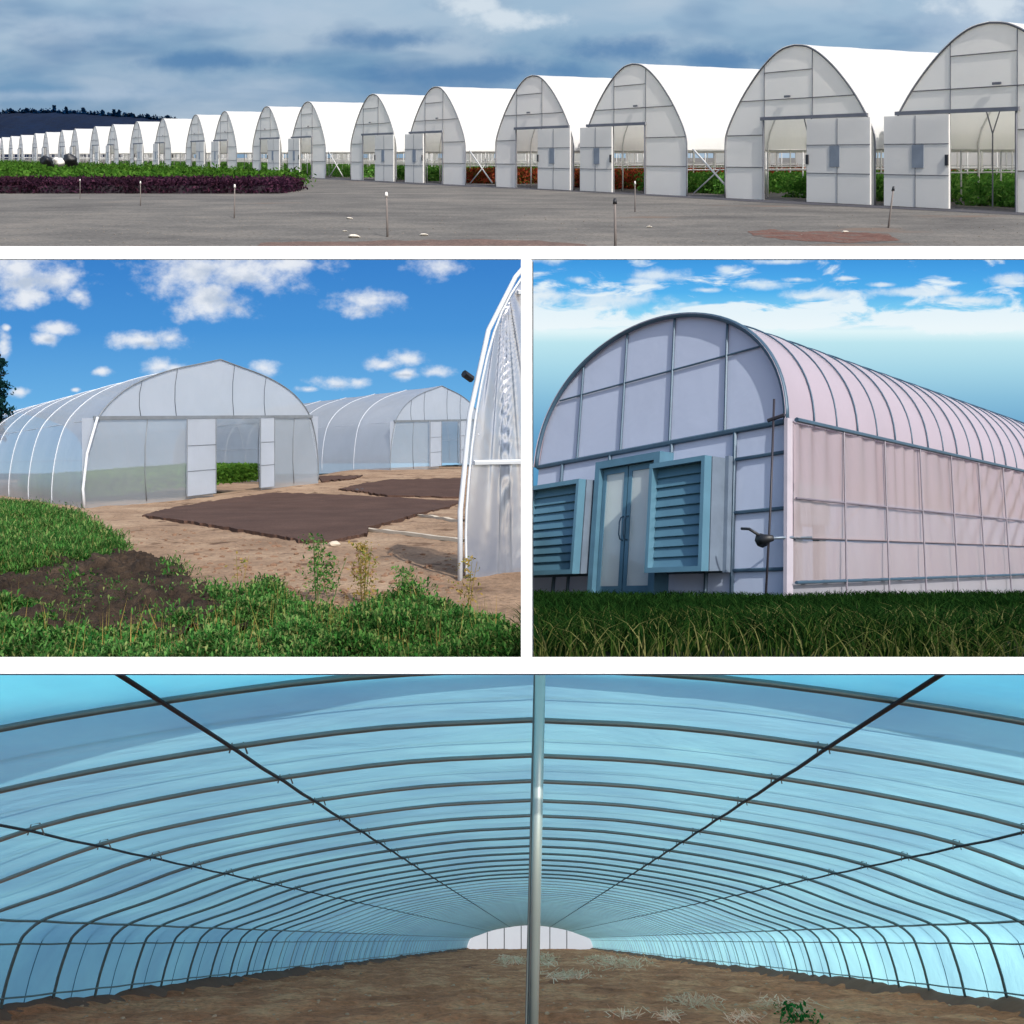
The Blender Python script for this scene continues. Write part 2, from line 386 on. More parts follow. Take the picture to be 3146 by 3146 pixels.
patch('red_earth', [c3(440, 1250), c3(560, 1238), c3(700, 1250), c3(960, 1248), c3(1200, 1262), c3(1265, 1300), c3(1000, 1312), c3(700, 1300), c3(480, 1275)], m_red, .004, 'patch of red dirt on the grey yard at the right', gfun=tg, jag=.35)
patch('red_earth', [c2(-350, 1310), c2(0, 1305), c2(300, 1300), c2(700, 1292), c2(1100, 1298), c2(1400, 1318), c2(1500, 1362), c2(-400, 1362)], m_red2, .004, 'thin red dirt strip along the near edge of the yard', gfun=tg, jag=.5)
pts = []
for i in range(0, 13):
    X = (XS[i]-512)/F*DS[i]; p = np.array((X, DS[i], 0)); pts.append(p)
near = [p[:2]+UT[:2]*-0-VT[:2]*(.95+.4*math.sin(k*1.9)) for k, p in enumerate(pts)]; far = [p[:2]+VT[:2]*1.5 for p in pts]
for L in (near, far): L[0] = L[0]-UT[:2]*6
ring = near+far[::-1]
me = bpy.data.meshes.new('dark_strip'); bm = bmesh.new()  # shadow of the row, painted as a dark strip on the yard
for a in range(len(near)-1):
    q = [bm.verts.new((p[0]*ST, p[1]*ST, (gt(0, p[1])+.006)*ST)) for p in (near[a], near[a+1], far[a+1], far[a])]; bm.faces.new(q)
bm.to_mesh(me); bm.free(); me.materials.append(m_dark); tag(link(bpy.data.objects.new('shadow_strip', me)), 'dark strip painted as shadow along the greenhouse fronts', None, None, 'structure')
# ---- crops under the roofs, field and purple hedge on the left
def tufts(name, pts, hgt, wid, n, mat, S, label, kind='stuff', cat=None, spread=.1, quad=False, parent=None, lean=.5):
    """n pointed leaves per spot; pts Nx3 in units"""
    P = np.repeat(np.array(pts), n, 0); N = len(P)
    P = P+np.c_[RNG.normal(0, spread, (N, 2)), np.zeros(N)]
    h = hgt*RNG.uniform(.55, 1.25, N); a = RNG.uniform(0, 2*math.pi, N); ln = RNG.normal(0, lean, (N, 2))*h[:, None]*.7
    wv = np.c_[np.cos(a), np.sin(a), np.zeros(N)]*wid*RNG.uniform(.6, 1.3, N)[:, None]
    tip = P+np.c_[ln, h]
    if quad:
        midp = P+np.c_[ln*.45, h*.5]
        V = np.stack([P, midp+wv, tip, midp-wv], 1).reshape(-1, 3); Fc = np.arange(4*N).reshape(-1, 4)
    else:
        V = np.stack([P-wv, P+wv, tip], 1).reshape(-1, 3); Fc = np.arange(3*N).reshape(-1, 3)
    o = np_mesh(name, V*S, Fc, mat, parent); tag(o, label, cat, None, kind); return o
def leafcloud(name, pts, h0, h1, size, n, mat, S, label, kind='stuff', cat=None, spread=.1, parent=None):
    """small leaves at random heights over each spot"""
    P = np.repeat(np.array(pts), n, 0); N = len(P)
    P = P+np.c_[RNG.normal(0, spread, (N, 2)), RNG.uniform(h0, h1, N)]
    a = RNG.normal(0, 1, (N, 3)); a /= np.linalg.norm(a, axis=1)[:, None]; b_ = np.cross(a, RNG.normal(0, 1, (N, 3))); b_ /= np.linalg.norm(b_, axis=1)[:, None]
    sz = size*RNG.uniform(.5, 1.3, N)[:, None]
    V = np.stack([P-a*sz, P+b_*sz*.45, P+a*sz, P-b_*sz*.45], 1).reshape(-1, 3)
    o = np_mesh(name, V*S, np.arange(4*N).reshape(-1, 4), mat, parent); tag(o, label, cat, None, kind); return o
m_crop = leafy('green_crop_leaves', [lin(62, 110, 50), lin(112, 165, 76), lin(85, 140, 60), lin(140, 180, 96)], ST)
m_flow = leafy('red_flower_heads', [lin(160, 62, 50), lin(205, 100, 72), lin(125, 50, 44), lin(80, 110, 50), lin(190, 84, 66)], ST)
m_field = leafy('field_leaves', [lin(44, 82, 30), lin(82, 126, 46), lin(60, 104, 38), lin(106, 142, 60)], ST*3)
m_purp = leafy('purple_leaves', [lin(42, 30, 46), lin(84, 52, 74), lin(52, 34, 52), lin(108, 66, 88)], ST)
G, R_ = [], []
for i in range(14):
    X = (XS[i]-512)/F*DS[i]; base = np.array((X, DS[i], gt(0, DS[i])))
    n = 2600 if i < 6 else 900
    uu = RNG.uniform(-.9, .9, n); vv = 2.2+(HL-3)*RNG.uniform(0, 1, n)**1.6
    q = base+np.outer(-uu*HW, UT)+np.outer(vv, VT)
    (R_ if i in (3, 4) else G).append(q)
leafcloud('green_crop', np.concatenate(G), 0, .72, .1, 7, m_crop, ST, 'green potted crop standing in beds under the white roofs')
leafcloud('red_crop', np.concatenate(R_), 0, .75, .1, 8, m_flow, ST, 'red flowering crop in beds under the fourth and fifth greenhouse roofs')
q = []
while len(q) < 15000:
    y = 30.5+170*random.random()**2.2; x = random.uniform(-.75*y, 0)
    if x < 30.27-.838*y-3.2+(3 if y > 60 else 0) and x < -8.7-(y-30.5)*.22: q.append((x, y, gt(0, y)))
leafcloud('green_field', [p for p in q if p[1] > 33.2], 0, .5, .11, 7, m_field, ST, 'low green nursery field on the left in front of the far greenhouses', spread=.3)
pq = [(random.uniform(-.75*33, -8.9), random.uniform(30.4, 33.8)) for _ in range(9000)]
leafcloud('purple_hedge', [(x, y, gt(0, y)) for x, y in pq], 0.0, .52, .075, 9, m_purp, ST, 'long low hedge of dark purple plants along the grey yard', spread=.12)
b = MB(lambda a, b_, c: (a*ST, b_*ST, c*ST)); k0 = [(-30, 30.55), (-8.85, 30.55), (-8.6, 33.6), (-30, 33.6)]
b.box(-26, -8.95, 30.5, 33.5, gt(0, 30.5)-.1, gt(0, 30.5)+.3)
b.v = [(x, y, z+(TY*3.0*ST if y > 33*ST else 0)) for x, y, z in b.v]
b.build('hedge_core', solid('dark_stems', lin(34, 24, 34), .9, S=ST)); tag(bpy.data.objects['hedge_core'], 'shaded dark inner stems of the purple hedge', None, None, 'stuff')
# ---- marker stakes
m_stake = solid('weathered_stake', lin(120, 112, 108), .8, S=ST); m_tip = solid('white_stake_tip', lin(225, 222, 218), .6, S=ST)
for (xt, yt, xb, yb, r, tipc, lab) in [
    (151, 338, 151, 375, .012, 1, 'thin white-tipped stake farthest left before the purple hedge'), (265, 342, 265, 388, .014, 1, 'white-tipped stake second from the left before the purple hedge'),
    (443, 348, 442, 412, .016, 1, 'white-tipped stake near the right end of the purple hedge'), (729, 363, 731, 447, .02, 1, 'white-tipped stake alone in the middle of the yard'),
    (1160, 375, 1161, 470, .022, 2, 'black-topped stake at the lower edge of the yard'), (1198, 342, 1198, 400, .016, 1, 'thin stake before the third greenhouse doorway'),
    (1686, 352, 1676, 430, .02, 2, 'leaning dark-headed stake before the two nearest greenhouses')]:
    k = .53002; g = tg(xb*k, yb*k); dd = g[1]; tp = at(xt*k, yt*k, dd)
    t = empty('marker_stake', tuple(g*ST), lab, 'stake', 'marker stakes standing in the grey yard')
    v = (tp-g)*ST; b = MB(); b.tube([(0, 0, 0), tuple(v*.5+np.array((.3, 0, 0))), tuple(v*.93)], r*ST, 6, True, r*ST*.8); b.build('shaft', m_stake, t, smooth=True)
    b = MB(); b.tube([tuple(v*.9), tuple(v*.95), tuple(v)], r*ST*1.6, 7, True, r*ST*1.1); b.build('cap', m_tip if tipc == 1 else m_blk, t, smooth=True)
# ---- pale stones and scraps on the yard
m_scrap = solid('pale_scrap', lin(215, 208, 196), .8, S=ST)
for k, (x, y, r) in enumerate([(*c2(130, 1182), .05), (*c2(105, 1250), .03), (*c2(155, 1283), .07), (*c3(965, 1255), .04), (*c2(530, 1272), .05), (*c2(1745, 1228), .04)]):
    g = tg(x, y); bm = bmesh.new(); bmesh.ops.create_icosphere(bm, subdivisions=2, radius=r*ST)
    for v in bm.verts: v.co = v.co*(1+.35*noise.noise(v.co/(r*ST)+Vector((k*3, 0, 0)))); v.co.z *= .45; v.co.x *= 1.6
    me = bpy.data.meshes.new('stone'); bm.to_mesh(me); bm.free(); me.materials.append(m_scrap); o = bpy.data.objects.new('stone', me); o.location = tuple(g*ST+np.array((0, 0, r*ST*.3))); link(o)
    tag(o, 'small pale stone lying loose on the grey yard', 'stone', 'loose pale stones on the grey yard')
# black and white sacks far left
g = tg(61, 166.5)
for k, (dx, dz, r, m, lab) in enumerate([(-.75, .45, .5, m_blk, 'black bundle left of the pale one at the edge of the green field'), (.5, .5, .55, m_blk, 'black bundle right of the pale one at the edge of the green field'), (0.05, .2, .42, m_tip, 'small white bundle between the two black ones by the far greenhouses')]):
    bm = bmesh.new(); bmesh.ops.create_icosphere(bm, subdivisions=3, radius=r*ST)
    for v in bm.verts: v.co = v.co*(1+.5*noise.noise(v.co/(r*ST)*1.3+Vector((k*5, 1, 0)))); v.co.z *= .8
    me = bpy.data.meshes.new('bundle'); bm.to_mesh(me); bm.free(); me.materials.append(m); me.shade_smooth(); o = bpy.data.objects.new('bundle', me)
    d_ = 62.0; X = (61-512)/F*d_+dx*1.4; o.location = (X*ST, (d_-(.4 if k == 2 else 0))*ST, (gt(0, d_)+dz+.55)*ST); o.scale = (1.0,)*3; link(o); tag(o, lab, 'bundle')
# ---- wooded hill on the skyline
m_hill = earth('wooded_hill', [(.3, lin(1, 14, 38)), (.7, lin(3, 24, 52))], ST, .05, .5, .4)
D = 330; rows = []
def ridge(px): return 113.5-1.0*math.sin(px*.03)+(max(0, px-60)/110)**1.5*5+1.0*fbm(px*.08, 0)+.8*fbm(px*.4, 5)
for j in range(13):
    t_ = j/12; row = []
    for i in range(121):
        px = -120+300*i/120+0.0; top = ridge(px); y = D-50*(1-t_); z = (512-(148+(top-148)*math.sin(t_*math.pi/2)))/F*D
        z -= (D-y)*.0; row.append(((px-512)/F*D, y, z-(1-t_)*28))
    rows.append(row)
b = MB(lambda a, b_, c: (a*ST, b_*ST, c*ST)); b.grid(rows)
back = [[p for p in rows[-1]], [(p[0], p[1]+60, p[2]-40) for p in rows[-1]]]; b.grid(back)
b.build('hills', m_hill, smooth=True); tag(bpy.data.objects['hills'], 'dark blue wooded hill on the far left skyline', None, None, 'structure')
m_fir = leafy('far_tree_leaves', [lin(4, 30, 60), lin(10, 42, 78)], ST*20, .1); m_trunk = solid('far_trunk', lin(30, 40, 50), .9, S=ST)
for k, (px, h_, w_) in enumerate([(57, 5.2, 1.6), (69, 5.0, 1.7), (86, 3.6, 3.0), (105, 3.4, 3.6), (116.5, 4.6, 1.5), (121.5, 4.4, 1.4), (30, 2.6, 4.2), (14, 2.2, 5), (134, 1.8, 4), (150, 1.5, 5), (170, 1.6, 5)]):
    zz = (512-ridge(px)-1.0)/F*D; base = np.array(((px-512)/F*D, D-2, zz-2.2/F*D)); hh = (h_*.85+1.5)/F*D; ww = w_/F*D*.38
    t = empty('tree', tuple(base*ST), ['tallest narrow dark tree on the hill crest', 'narrow dark tree right of the tallest one on the crest', 'rounded dark tree on the middle of the crest', 'broad dark tree right of the rounded one on the crest', 'left of two close upright trees on the crest', 'right of two close upright trees on the crest', 'low spreading tree left on the crest', 'lowest wide tree at the left end of the crest', 'small low tree where the hill begins to fall', 'flat dark tree on the falling slope', 'last dark tree where the hill meets the roofs'][k], 'tree', 'far trees on the hill crest')
    b = MB(); b.tube([(0, 0, -.4*ST), (0, 0, hh*.6*ST)], .25*ST, 5, True, .1*ST); b.build('trunk', m_trunk, t)
    n = 260; ph_ = RNG.uniform(0, 2*math.pi, n); zr = RNG.uniform(.0, 1, n); rr = ww*np.sin(np.pi*np.clip(zr, .08, .97))**.6*RNG.uniform(.3, 1, n)
    pp = np.c_[rr*np.cos(ph_), rr*np.sin(ph_), zr*hh]
    tufts('crown', pp, .8, .45, 1, m_fir, ST, None, None, quad=True, parent=t, spread=.05)
q = []
for _ in range(2600):
    px = random.uniform(-30, 178); y_ = D-50*random.random()**2*.25; zz = (512-ridge(px)-random.uniform(-.2, 1.2))/F*D; q.append(((px-512)/F*D, D-3+random.random()*3, zz-.6-abs(random.gauss(0, 1.6))))
leafcloud('hill_wood', q, -.3, .7, .75, 2, m_fir, ST, 'dark blue wood covering the crest of the far hill', spread=.5)
# ---- loose gravel
bmx = bmesh.new(); m_grav = solid('gravel_stone', lin(120, 114, 106), .9, S=ST)
for _ in range(700):
    g = tg(random.uniform(0, 1024), random.uniform(205, 250)); r = random.uniform(.006, .022)*ST; res = bmesh.ops.create_icosphere(bmx, subdivisions=1, radius=r); s_ = Vector((random.random()*9, 2, 3))
    for v in res['verts']: v.co = v.co*(1+.5*noise.noise(v.co/r+s_)); v.co.z *= .6; v.co += Vector(tuple(g*ST))
me = bpy.data.meshes.new('gravel'); bmx.to_mesh(me); bmx.free(); me.materials.append(m_grav); tag(link(bpy.data.objects.new('gravel', me)), 'loose gravel scattered over the grey yard', None, None, 'stuff')
# ---- sky
s = Sky('storm_sky')
base = s.vgrad([(-60, lin(165, 192, 214)), (20, lin(158, 186, 210)), (60, lin(128, 164, 194)), (92, lin(112, 152, 188)), (118, lin(138, 165, 190)), (160, lin(150, 178, 200))])
nz = s.noise(.55, s.co, 5, .5, .3, (1, 1, 2.8)); base = s.mix(s.ramp(nz, [(.42, W(0)), (.62, W(1))]), base, s.mix(.55, base, lin(190, 205, 220)))
nd2 = s.noise(.4, s.co, 4, .5, .2, (1, 1, 3.3)); base = s.mix(s.ramp(nd2, [(.5, W(0)), (.66, W(1))]), base, s.mix(.75, base, lin(80, 126, 172)))
base = s.mix(s.math('MULTIPLY', s.blobs([(220, 12, 150, 26), (80, 25, 120, 22), (980, 20, 130, 40), (900, 80, 100, 10), (60, 95, 160, 9)], 1.2, 1.2, 1.1), .55), base, lin(182, 200, 220))
base = s.mix(s.math('MULTIPLY', s.blobs([(480, 72, 170, 18), (720, 60, 90, 16), (200, 62, 110, 14), (620, 50, 70, 20), (400, 40, 90, 16)], 1.1, 1.3, .9), .8), base, lin(84, 130, 176))
base = s.mix(s.math('MULTIPLY', s.blobs([(472, 6, 42, 18), (505, 18, 62, 16), (540, 22, 44, 13), (1000, 4, 90, 18)], 1.3, 2.0, .9), .9), base, lin(214, 226, 236))
ssk = sky_sheet('sky', -500, 1600, -500, 200, 400*ST, 'grey blue storm sky over the long row of greenhouses'); ssk.data.materials.append(s.end(base))
# ================================================================== LEFT MIDDLE PLACE: film greenhouses on bare soil
def c4(x, y): return (x*.2729, y*.2729+253.9)
LTY, LE = 45.5/F, 1.3
def sm(a, b, x): t_ = min(1, max(0, (x-a)/(b-a))); return t_*t_*(3-2*t_)
def gl0(x, y):
    """smooth ground: rises to the right behind the first greenhouse"""
    c = 1.1*min(1.0, max(0, (y-25)/20.0)) if y < 45 else 1.1+(y-45)*.006
    return LTY*y-LE+c*sm(-14.5, -9.0, x+ (y-30)*.0)
def gl(x, y): return gl0(x, y)+.045*fbm(x, y, .5, 4)*min(1, 20/y)+.03*fbm(x, y, 2.5, 4)
def lg(px, py, f=None):
    """ground point under a pixel (marching)"""
    f = f or gl
    dx, dz = (px-512)/F, (512-py)/F; lo = 3.0; y = lo
    while y < 140:
        if dz*y < f(dx*y, y): break
        lo = y; y *= 1.06
    hi = y
    for _ in range(18):
        m = (lo+hi)/2
        if dz*m < f(dx*m, m): hi = m
        else: lo = m
    return np.array((dx*hi, hi, f(dx*hi, hi)))
m_soil = earth('dry_soil', [(.25, lin(116, 94, 76)), (.5, lin(152, 127, 104)), (.75, lin(180, 157, 132))], SM, .6, 14, .1, spot=(1.6, .6, lin(100, 78, 62)))
m_mem = earth('brown_ground_sheet', [(.3, lin(68, 50, 43)), (.7, lin(88, 67, 58))], SM, .8, 20, .01, spot=(.5, .68, lin(125, 98, 80)))
m_mud = earth('dark_clods', [(.3, lin(38, 30, 25)), (.55, lin(66, 54, 44)), (.8, lin(104, 86, 70))], SM, 1.6, 10, .2)
def inside(poly, x, y):
    r = False; n = len(poly)
    for i in range(n):
        (x1, y1), (x2, y2) = poly[i], poly[(i+1) % n]
        if (y1 > y) != (y2 > y) and x < (x2-x1)*(y-y1)/(y2-y1)+x1: r = not r
    return r
S3 = lambda a, b_, c: (a*SM, b_*SM, c*SM)
# ground sheet: rays from the left margin to the divider plane
KY = 15.25/F; rows = []
ys = [5.0*(150/5.0)**(j/170) for j in range(171)]
for y in ys:
    rows.append([])
    for i in range(101):
        k = -1.0+(KY+1.0)*i/100; x = k*y; rows[-1].append((x, y, gl(x, y)))
b = MB(S3); b.grid(rows); o = b.build('ground', m_soil, smooth=True); tag(o, 'dry tan soil around the film greenhouses on the left', None, None, 'structure')
bm = bmesh.new(); bm.from_mesh(o.data); bmesh.ops.bisect_plane(bm, geom=bm.verts[:]+bm.edges[:]+bm.faces[:], plane_co=(0, 0, 0), plane_no=(0, -(657.8-512)/F, -1), clear_outer=True); bm.to_mesh(o.data); bm.free()
def drape(name, poly, res, lift, mat, label, f=gl, g=lg, amp=0.0, kind='structure', jag=2.0, S=SM, cat=None, edge=0.0):
    xs = [p[0] for p in poly]; ys_ = [p[1] for p in poly]
    nx = int((max(xs)-min(xs))/res)+2; ny = int((max(ys_)-min(ys_))/(res*.5))+2
    idx = {}; V = []; Fc = []
    def vid(i, j):
        if (i, j) not in idx:
            px, py = min(xs)+i*res, min(ys_)+j*res*.5
            px += (noise.noise(Vector((px*.03, py*.06, 1)))*jag*3); py += noise.noise(Vector((px*.03, py*.06, 9)))*jag
            q = g(px, py).copy(); q[2] = f(q[0], q[1])+lift+amp*abs(fbm(q[0], q[1], 2.2, 5)); idx[(i, j)] = len(V); V.append(tuple(q*S))
        return idx[(i, j)]
    for i in range(nx):
        for j in range(ny):
            if inside(poly, min(xs)+(i+.5)*res, min(ys_)+(j+.5)*res*.5): Fc.append((vid(i, j), vid(i, j+1), vid(i+1, j+1), vid(i+1, j)))
    me = bpy.data.meshes.new(name); me.from_pydata(V, [], Fc); me.materials.append(mat); me.shade_smooth()
    if edge:
        bm = bmesh.new(); bm.from_mesh(me); be = [e for e in bm.edges if e.is_boundary]
        r = bmesh.ops.extrude_edge_only(bm, edges=be); 
        for v in [q for q in r['geom'] if isinstance(q, bmesh.types.BMVert)]: v.co.z -= edge*S
        bm.to_mesh(me); bm.free()
    o = link(bpy.data.objects.new(name, me)); tag(o, label, cat, None, kind); return o
P4 = lambda L: [c4(x, y) for x, y in L]
smooth_gl = lambda x, y: gl0(x, y)
def sheet(pts, label):
    global seg_o
    o = patch('ground_sheet', P4(pts), m_mem, .065, label, None, SM, lambda x, y: (lambda q: np.array((q[0], q[1], gl0(q[0], q[1]))))(lg(x, y, gl0)), .3, 14, 'ground sheet')
    bm = bmesh.new(); bm.from_mesh(o.data); r = bmesh.ops.extrude_edge_only(bm, edges=[e for e in bm.edges if e.is_boundary])
    for v in [q for q in r['geom'] if isinstance(q, bmesh.types.BMVert)]: v.co.z -= .14*SM
    bm.to_mesh(o.data); bm.free()
sheet([(520, 965), (640, 935), (820, 905), (1000, 880), (1250, 888), (1690, 912), (1640, 935), (1520, 962), (1450, 985), (1350, 1010), (1345, 1035), (1205, 1065), (1100, 1062), (1000, 1040), (850, 1015), (700, 990)], 'large dark brown sheet of ground cloth in front of the first film greenhouse')
sheet([(1240, 866), (1330, 845), (1440, 830), (1700, 826), (1700, 897), (1420, 890), (1330, 876)], 'smaller brown ground sheet behind the large one near the right film greenhouse')
sheet([(1165, 818), (1330, 815), (1300, 826), (1180, 838)], 'narrow far ground sheet beside the right foot of the first film greenhouse')
drape('soil_mound', P4([(60, 1190), (200, 1140), (420, 1105), (560, 1110), (640, 1150), (700, 1230), (800, 1290), (960, 1330), (900, 1420), (650, 1420), (430, 1450), (200, 1440), (60, 1400), (-80, 1330), (-80, 1200)]), 1.2, .03, m_mud, 'dark cloddy soil heap between the weeds at the lower left', amp=.2, jag=6)
# ---- the greenhouses
m_lfilm = film('clear_greenhouse_film', lin(200, 210, 220), lin(216, 224, 232), .45, .58, .1, .22, S=SM, bump=.06, stretch=(1, 1, .5), nscale=.7, var=.05)
m_lside = film('milky_greenhouse_film', lin(204, 212, 224), lin(214, 222, 232), .45, .3, .1, .25, S=SM, bump=.05, stretch=(1, 1, .5), nscale=.8, var=.05)
m_fold = film('folded_film', lin(150, 156, 172), lin(172, 178, 194), .4, .16, .5, .2, S=SM, bump=.05, stretch=(1.0, 1, .5), nscale=1.2, var=.04)
m_lrib = solid('grey_hoop', lin(120, 126, 132), .45, .2, S=SM); m_lwht = solid('white_strip', lin(206, 212, 220), .4, S=SM, var=.03); m_ldk = solid('dark_hoop', lin(70, 76, 84), .5, .2, S=SM)
LP = [(1.0, 0), (1.0, .14), (.975, .34), (.925, .52), (.85, .64), (.72, .755), (.56, .84), (.38, .905), (.18, .955), (0, 1.0)]
lh = spl(LP, 3); lprof = lh+[(-a, b) for a, b in lh[::-1][1:]]
def lph(u):
    u = abs(u)
    for (a, b), (c, d_) in zip(lh, lh[1:]):
        if c <= u <= a and a > c: return b+(d_-b)*(a-u)/(a-c)
    return 1.0 if u < .01 else .14
def film_house(name, P0, U, V, H, nrib, rs, label, full=True):
    """P0 left foot, U across the front, V one rib spacing along the side (unit vectors with length)"""
    U = np.array(U, float); V = np.array(V, float)
    def T(u, v, w): p = U*(u+1)/2+V*v; return (p[0]*SM, p[1]*SM, (p[2]+w*H)*SM)
    t = empty(name, tuple(np.array(P0)*SM), label, 'greenhouse', 'film greenhouses on the bare soil')
    b = MB(T); rows = []
    n = nrib*8
    for k in range(n+1):
        v = nrib*k/n; sg = 1-.008*abs(math.sin(math.pi*v)); rows.append([(a*1.004*sg, v, bb*1.004*sg-(.03 if bb < .01 else 0)) for a, bb in lprof])
    b.grid(rows); b.build('roof_film', m_lside, t, smooth=True)
    for k in range(1, nrib+1):
        b = MB(T); b.tube([(a*1.006, 0, bb*1.006) for a, bb in lprof], rs*SM, 6)
        if k == 1: f0 = b.build('hoop', m_lwht, t, smooth=True); o = f0
        else: o = f0.copy(); link(o, t)
        o.location = tuple(V*k*SM)
    b = MB(T); b.tube([(a*1.0, -.01, bb) for a, bb in lprof], (rs*1.6 if full else .015)*SM, 8); b.build('front_arch', m_lwht if not full else m_lrib, t, smooth=True)
    for s_ in (-1, 1):
        for w_ in (.3, .56, ):
            uu = next(a for a, bb in lh if bb >= w_); b = MB(T); b.tube([(s_*uu*1.0, 0, w_), (s_*uu*1.0, nrib, w_)], rs*.7*SM, 5); b.build('side_rail', m_lwht, t)
    return t, T
def wall_strip(mb, u0, u1, lo, v=0.0, n=16, bow=0.0):
    us = [u0+(u1-u0)*i/n for i in range(n+1)]
    for a, b_ in zip(us, us[1:]):
        K = 8; lo_a = lo; ta, tb = lph(a)*.998, lph(b_)*.998
        for k in range(K):
            z0a, z1a, z0b, z1b = [lo+(q-lo)*(k+j)/K for q, j in ((ta, 0), (ta, 1), (tb, 0), (tb, 1))]
            mb.quad((a, v, z0a), (b_, v, z0b), (b_, v, z1b), (a, v, z1a))
A0 = at(82, 508.3, 25.0); A1 = at(318, 480.5, 35.2); UL = A1-A0; VL = np.array((-.894, 1, .0576))*2.95
def front(t, T, rs):
    """beam, doorway, two door panels and film walls of the front"""
    BH = .565; d0, d1 = -.06, .33          # doorway in u; from the photograph
    e = MB(T); wall_strip(e, -1, 1, BH, 0); e.build('gable_film', m_lside, t)
    for (a, b_) in ((-1, d0-.0), (d1+.05, 1)):
        e = MB(T); us = [a+(b_-a)*i/10 for i in range(11)]
        for q, r in zip(us, us[1:]):
            tq, tr = (min(BH, lph(q)) if abs(q) < .999 else .14), (min(BH, lph(r)) if abs(r) < .999 else .14)
            e.quad((q, 0, -.03), (r, 0, -.03), (r, 0, tr), (q, 0, tq))
        e.build('wall_film', m_lfilm, t)
    e = MB(T); e.box(-.93, .93, -.02, .02, BH-.012, BH+.012); e.build('beam', m_lrib, t)
    for u, w0 in ((-.58, 0), (-.2, 0), (.36, 0), (.72, 0), (-.62, BH), (-.36, BH), (.12, BH), (.42, BH)):
        e = MB(T); w1 = min(BH, lph(u)) if w0 == 0 else lph(u); e.tube([(u, -.012, w0), (u-.012, -.012, w0+(w1-w0)*.33), (u-.01, -.012, w0+(w1-w0)*.66), (u+.008, -.012, w1)], (.011 if w0 else .018)*SM, 5); e.build('wall_post', m_ldk if w0 else m_lrib, t, smooth=True)
    # swung-out left leaf and right leaf (open outwards)
    for (ua, vb, w1, wid) in ((d0, -.06, BH-.01, -.235), (d1, -.10, BH-.01, .14)):
        e = MB(T); e.box(ua, ua+wid, vb-.01, vb+.01, .0, w1); dl = e.build('door_leaf', m_lside, t)
        e = MB(T); r = rs*.45*SM
        e.tube([(ua, vb-.015, 0), (ua, vb-.015, w1), (ua+wid, vb-.015, w1), (ua+wid, vb-.015, 0), (ua, vb-.015, 0)], r, 5); e.tube([(ua, vb-.015, w1*.65), (ua+wid, vb-.015, w1*.65)], r*.7, 4); e.tube([(ua, vb-.015, w1*.32), (ua+wid, vb-.015, w1*.32)], r*.7, 4); e.build('leaf_frame', m_lrib, dl)
t, T = film_house('film_greenhouse', A0, UL, VL, 5.05, 10, .014, 'largest film greenhouse on the soil, its pointed front open onto a green strip')
front(t, T, .035); HL1 = t
e = MB(T); e.tube([(-.99, -.03, 0), (-1.0, -.03, .12), (-.975, -.03, .34), (-.93, -.03, .5), (-.91, -.03, .57)], .045*SM, 8, r2=.04*SM); e.build('rolled_film', m_lwht, t, smooth=True)
B0 = at(390, 471.5, 45.0)
t2, T2 = film_house('film_greenhouse', B0, UL, VL, 5.05, 9, .014, 'middle distance film greenhouse with a wrinkled side, right behind the largest one'); front(t2, T2, .035)
C0 = lg(468.5, 577)
t3, T3 = film_house('film_greenhouse', C0, (8.5, 5.0, .35), (2.2, 3.2, .15), 5.55, 3, .016, 'nearest film greenhouse, only its shiny folded front edge showing at the right', full=False)
AU, AW = -.9, .66
def fold(p):
    q = T3inv(p); u, w = q; du, dw = (u-AU)*11, (w-AW)
    if w > .62: return .012*math.sin(w*9+u*14)
    th = math.atan2(du, -dw); r = math.hypot(du, dw); return .055*math.sin(th*17+1.3*math.sin(th*5))*min(1, r*2.2)*max(.25, 1-r*.9)*(1 if r < .75 else .6)
V3f = np.array((2.2, 3.2, .15)); U3f = np.array((8.5, 5.0, .35)); M3 = np.linalg.inv(np.array([U3f[:2]/2, V3f[:2]]).T)
def T3inv(p):
    a, v = M3 @ (np.array(p[:2])/SM); u = a-1; z = p[2]/SM-U3f[2]*(u+1)/2; return u, z/5.55
K = 130; M_ = 150; rows = []
for j in range(M_+1):
    r_ = []
    for i in range(K+1):
        f = i/K; uL = -1.0
        w_ = -.02+1.0*j/M_*.98; uL = -float(np.interp(w_, [q[1] for q in lh], [q[0] for q in lh]))
        u = uL+(.25-uL)*f**1.6; p = T3(u, 0, w_); d = fold(p); r_.append((u, -d/3.9, w_))
    rows.append(r_)
e = MB(T3); e.grid(rows); e.build('wall_film', m_fold, t3, smooth=True)
for w_, dz in ((.25, 0), (.62, .04)):
    e = MB(T3); e.tube([(-.98 if w_ < .5 else -.86, -.01, w_-.01), (0, -.01, w_+dz)], .03*SM, 5); e.build('wall_rail', m_lwht, t3)
e = MB(T3); e.tube([(-1.0, -.04, -.02), (-1.0, -.04, .14), (-.975, -.04, .34), (-.925, -.04, .52), (-.85, -.04, .64), (-.72, -.04, .77)], .03*SM, 8); e.build('edge_strip', m_lwht, t3, smooth=True)
e = MB(T3); e.tube([(-.985, -.05, .425), (-.975, -.03, .415)], .045*SM, 7); e.build('bracket', m_blk, t3)
cut(t3, PV, -1); cut(t3, (0, (512-252.3)/F, -1), 1)
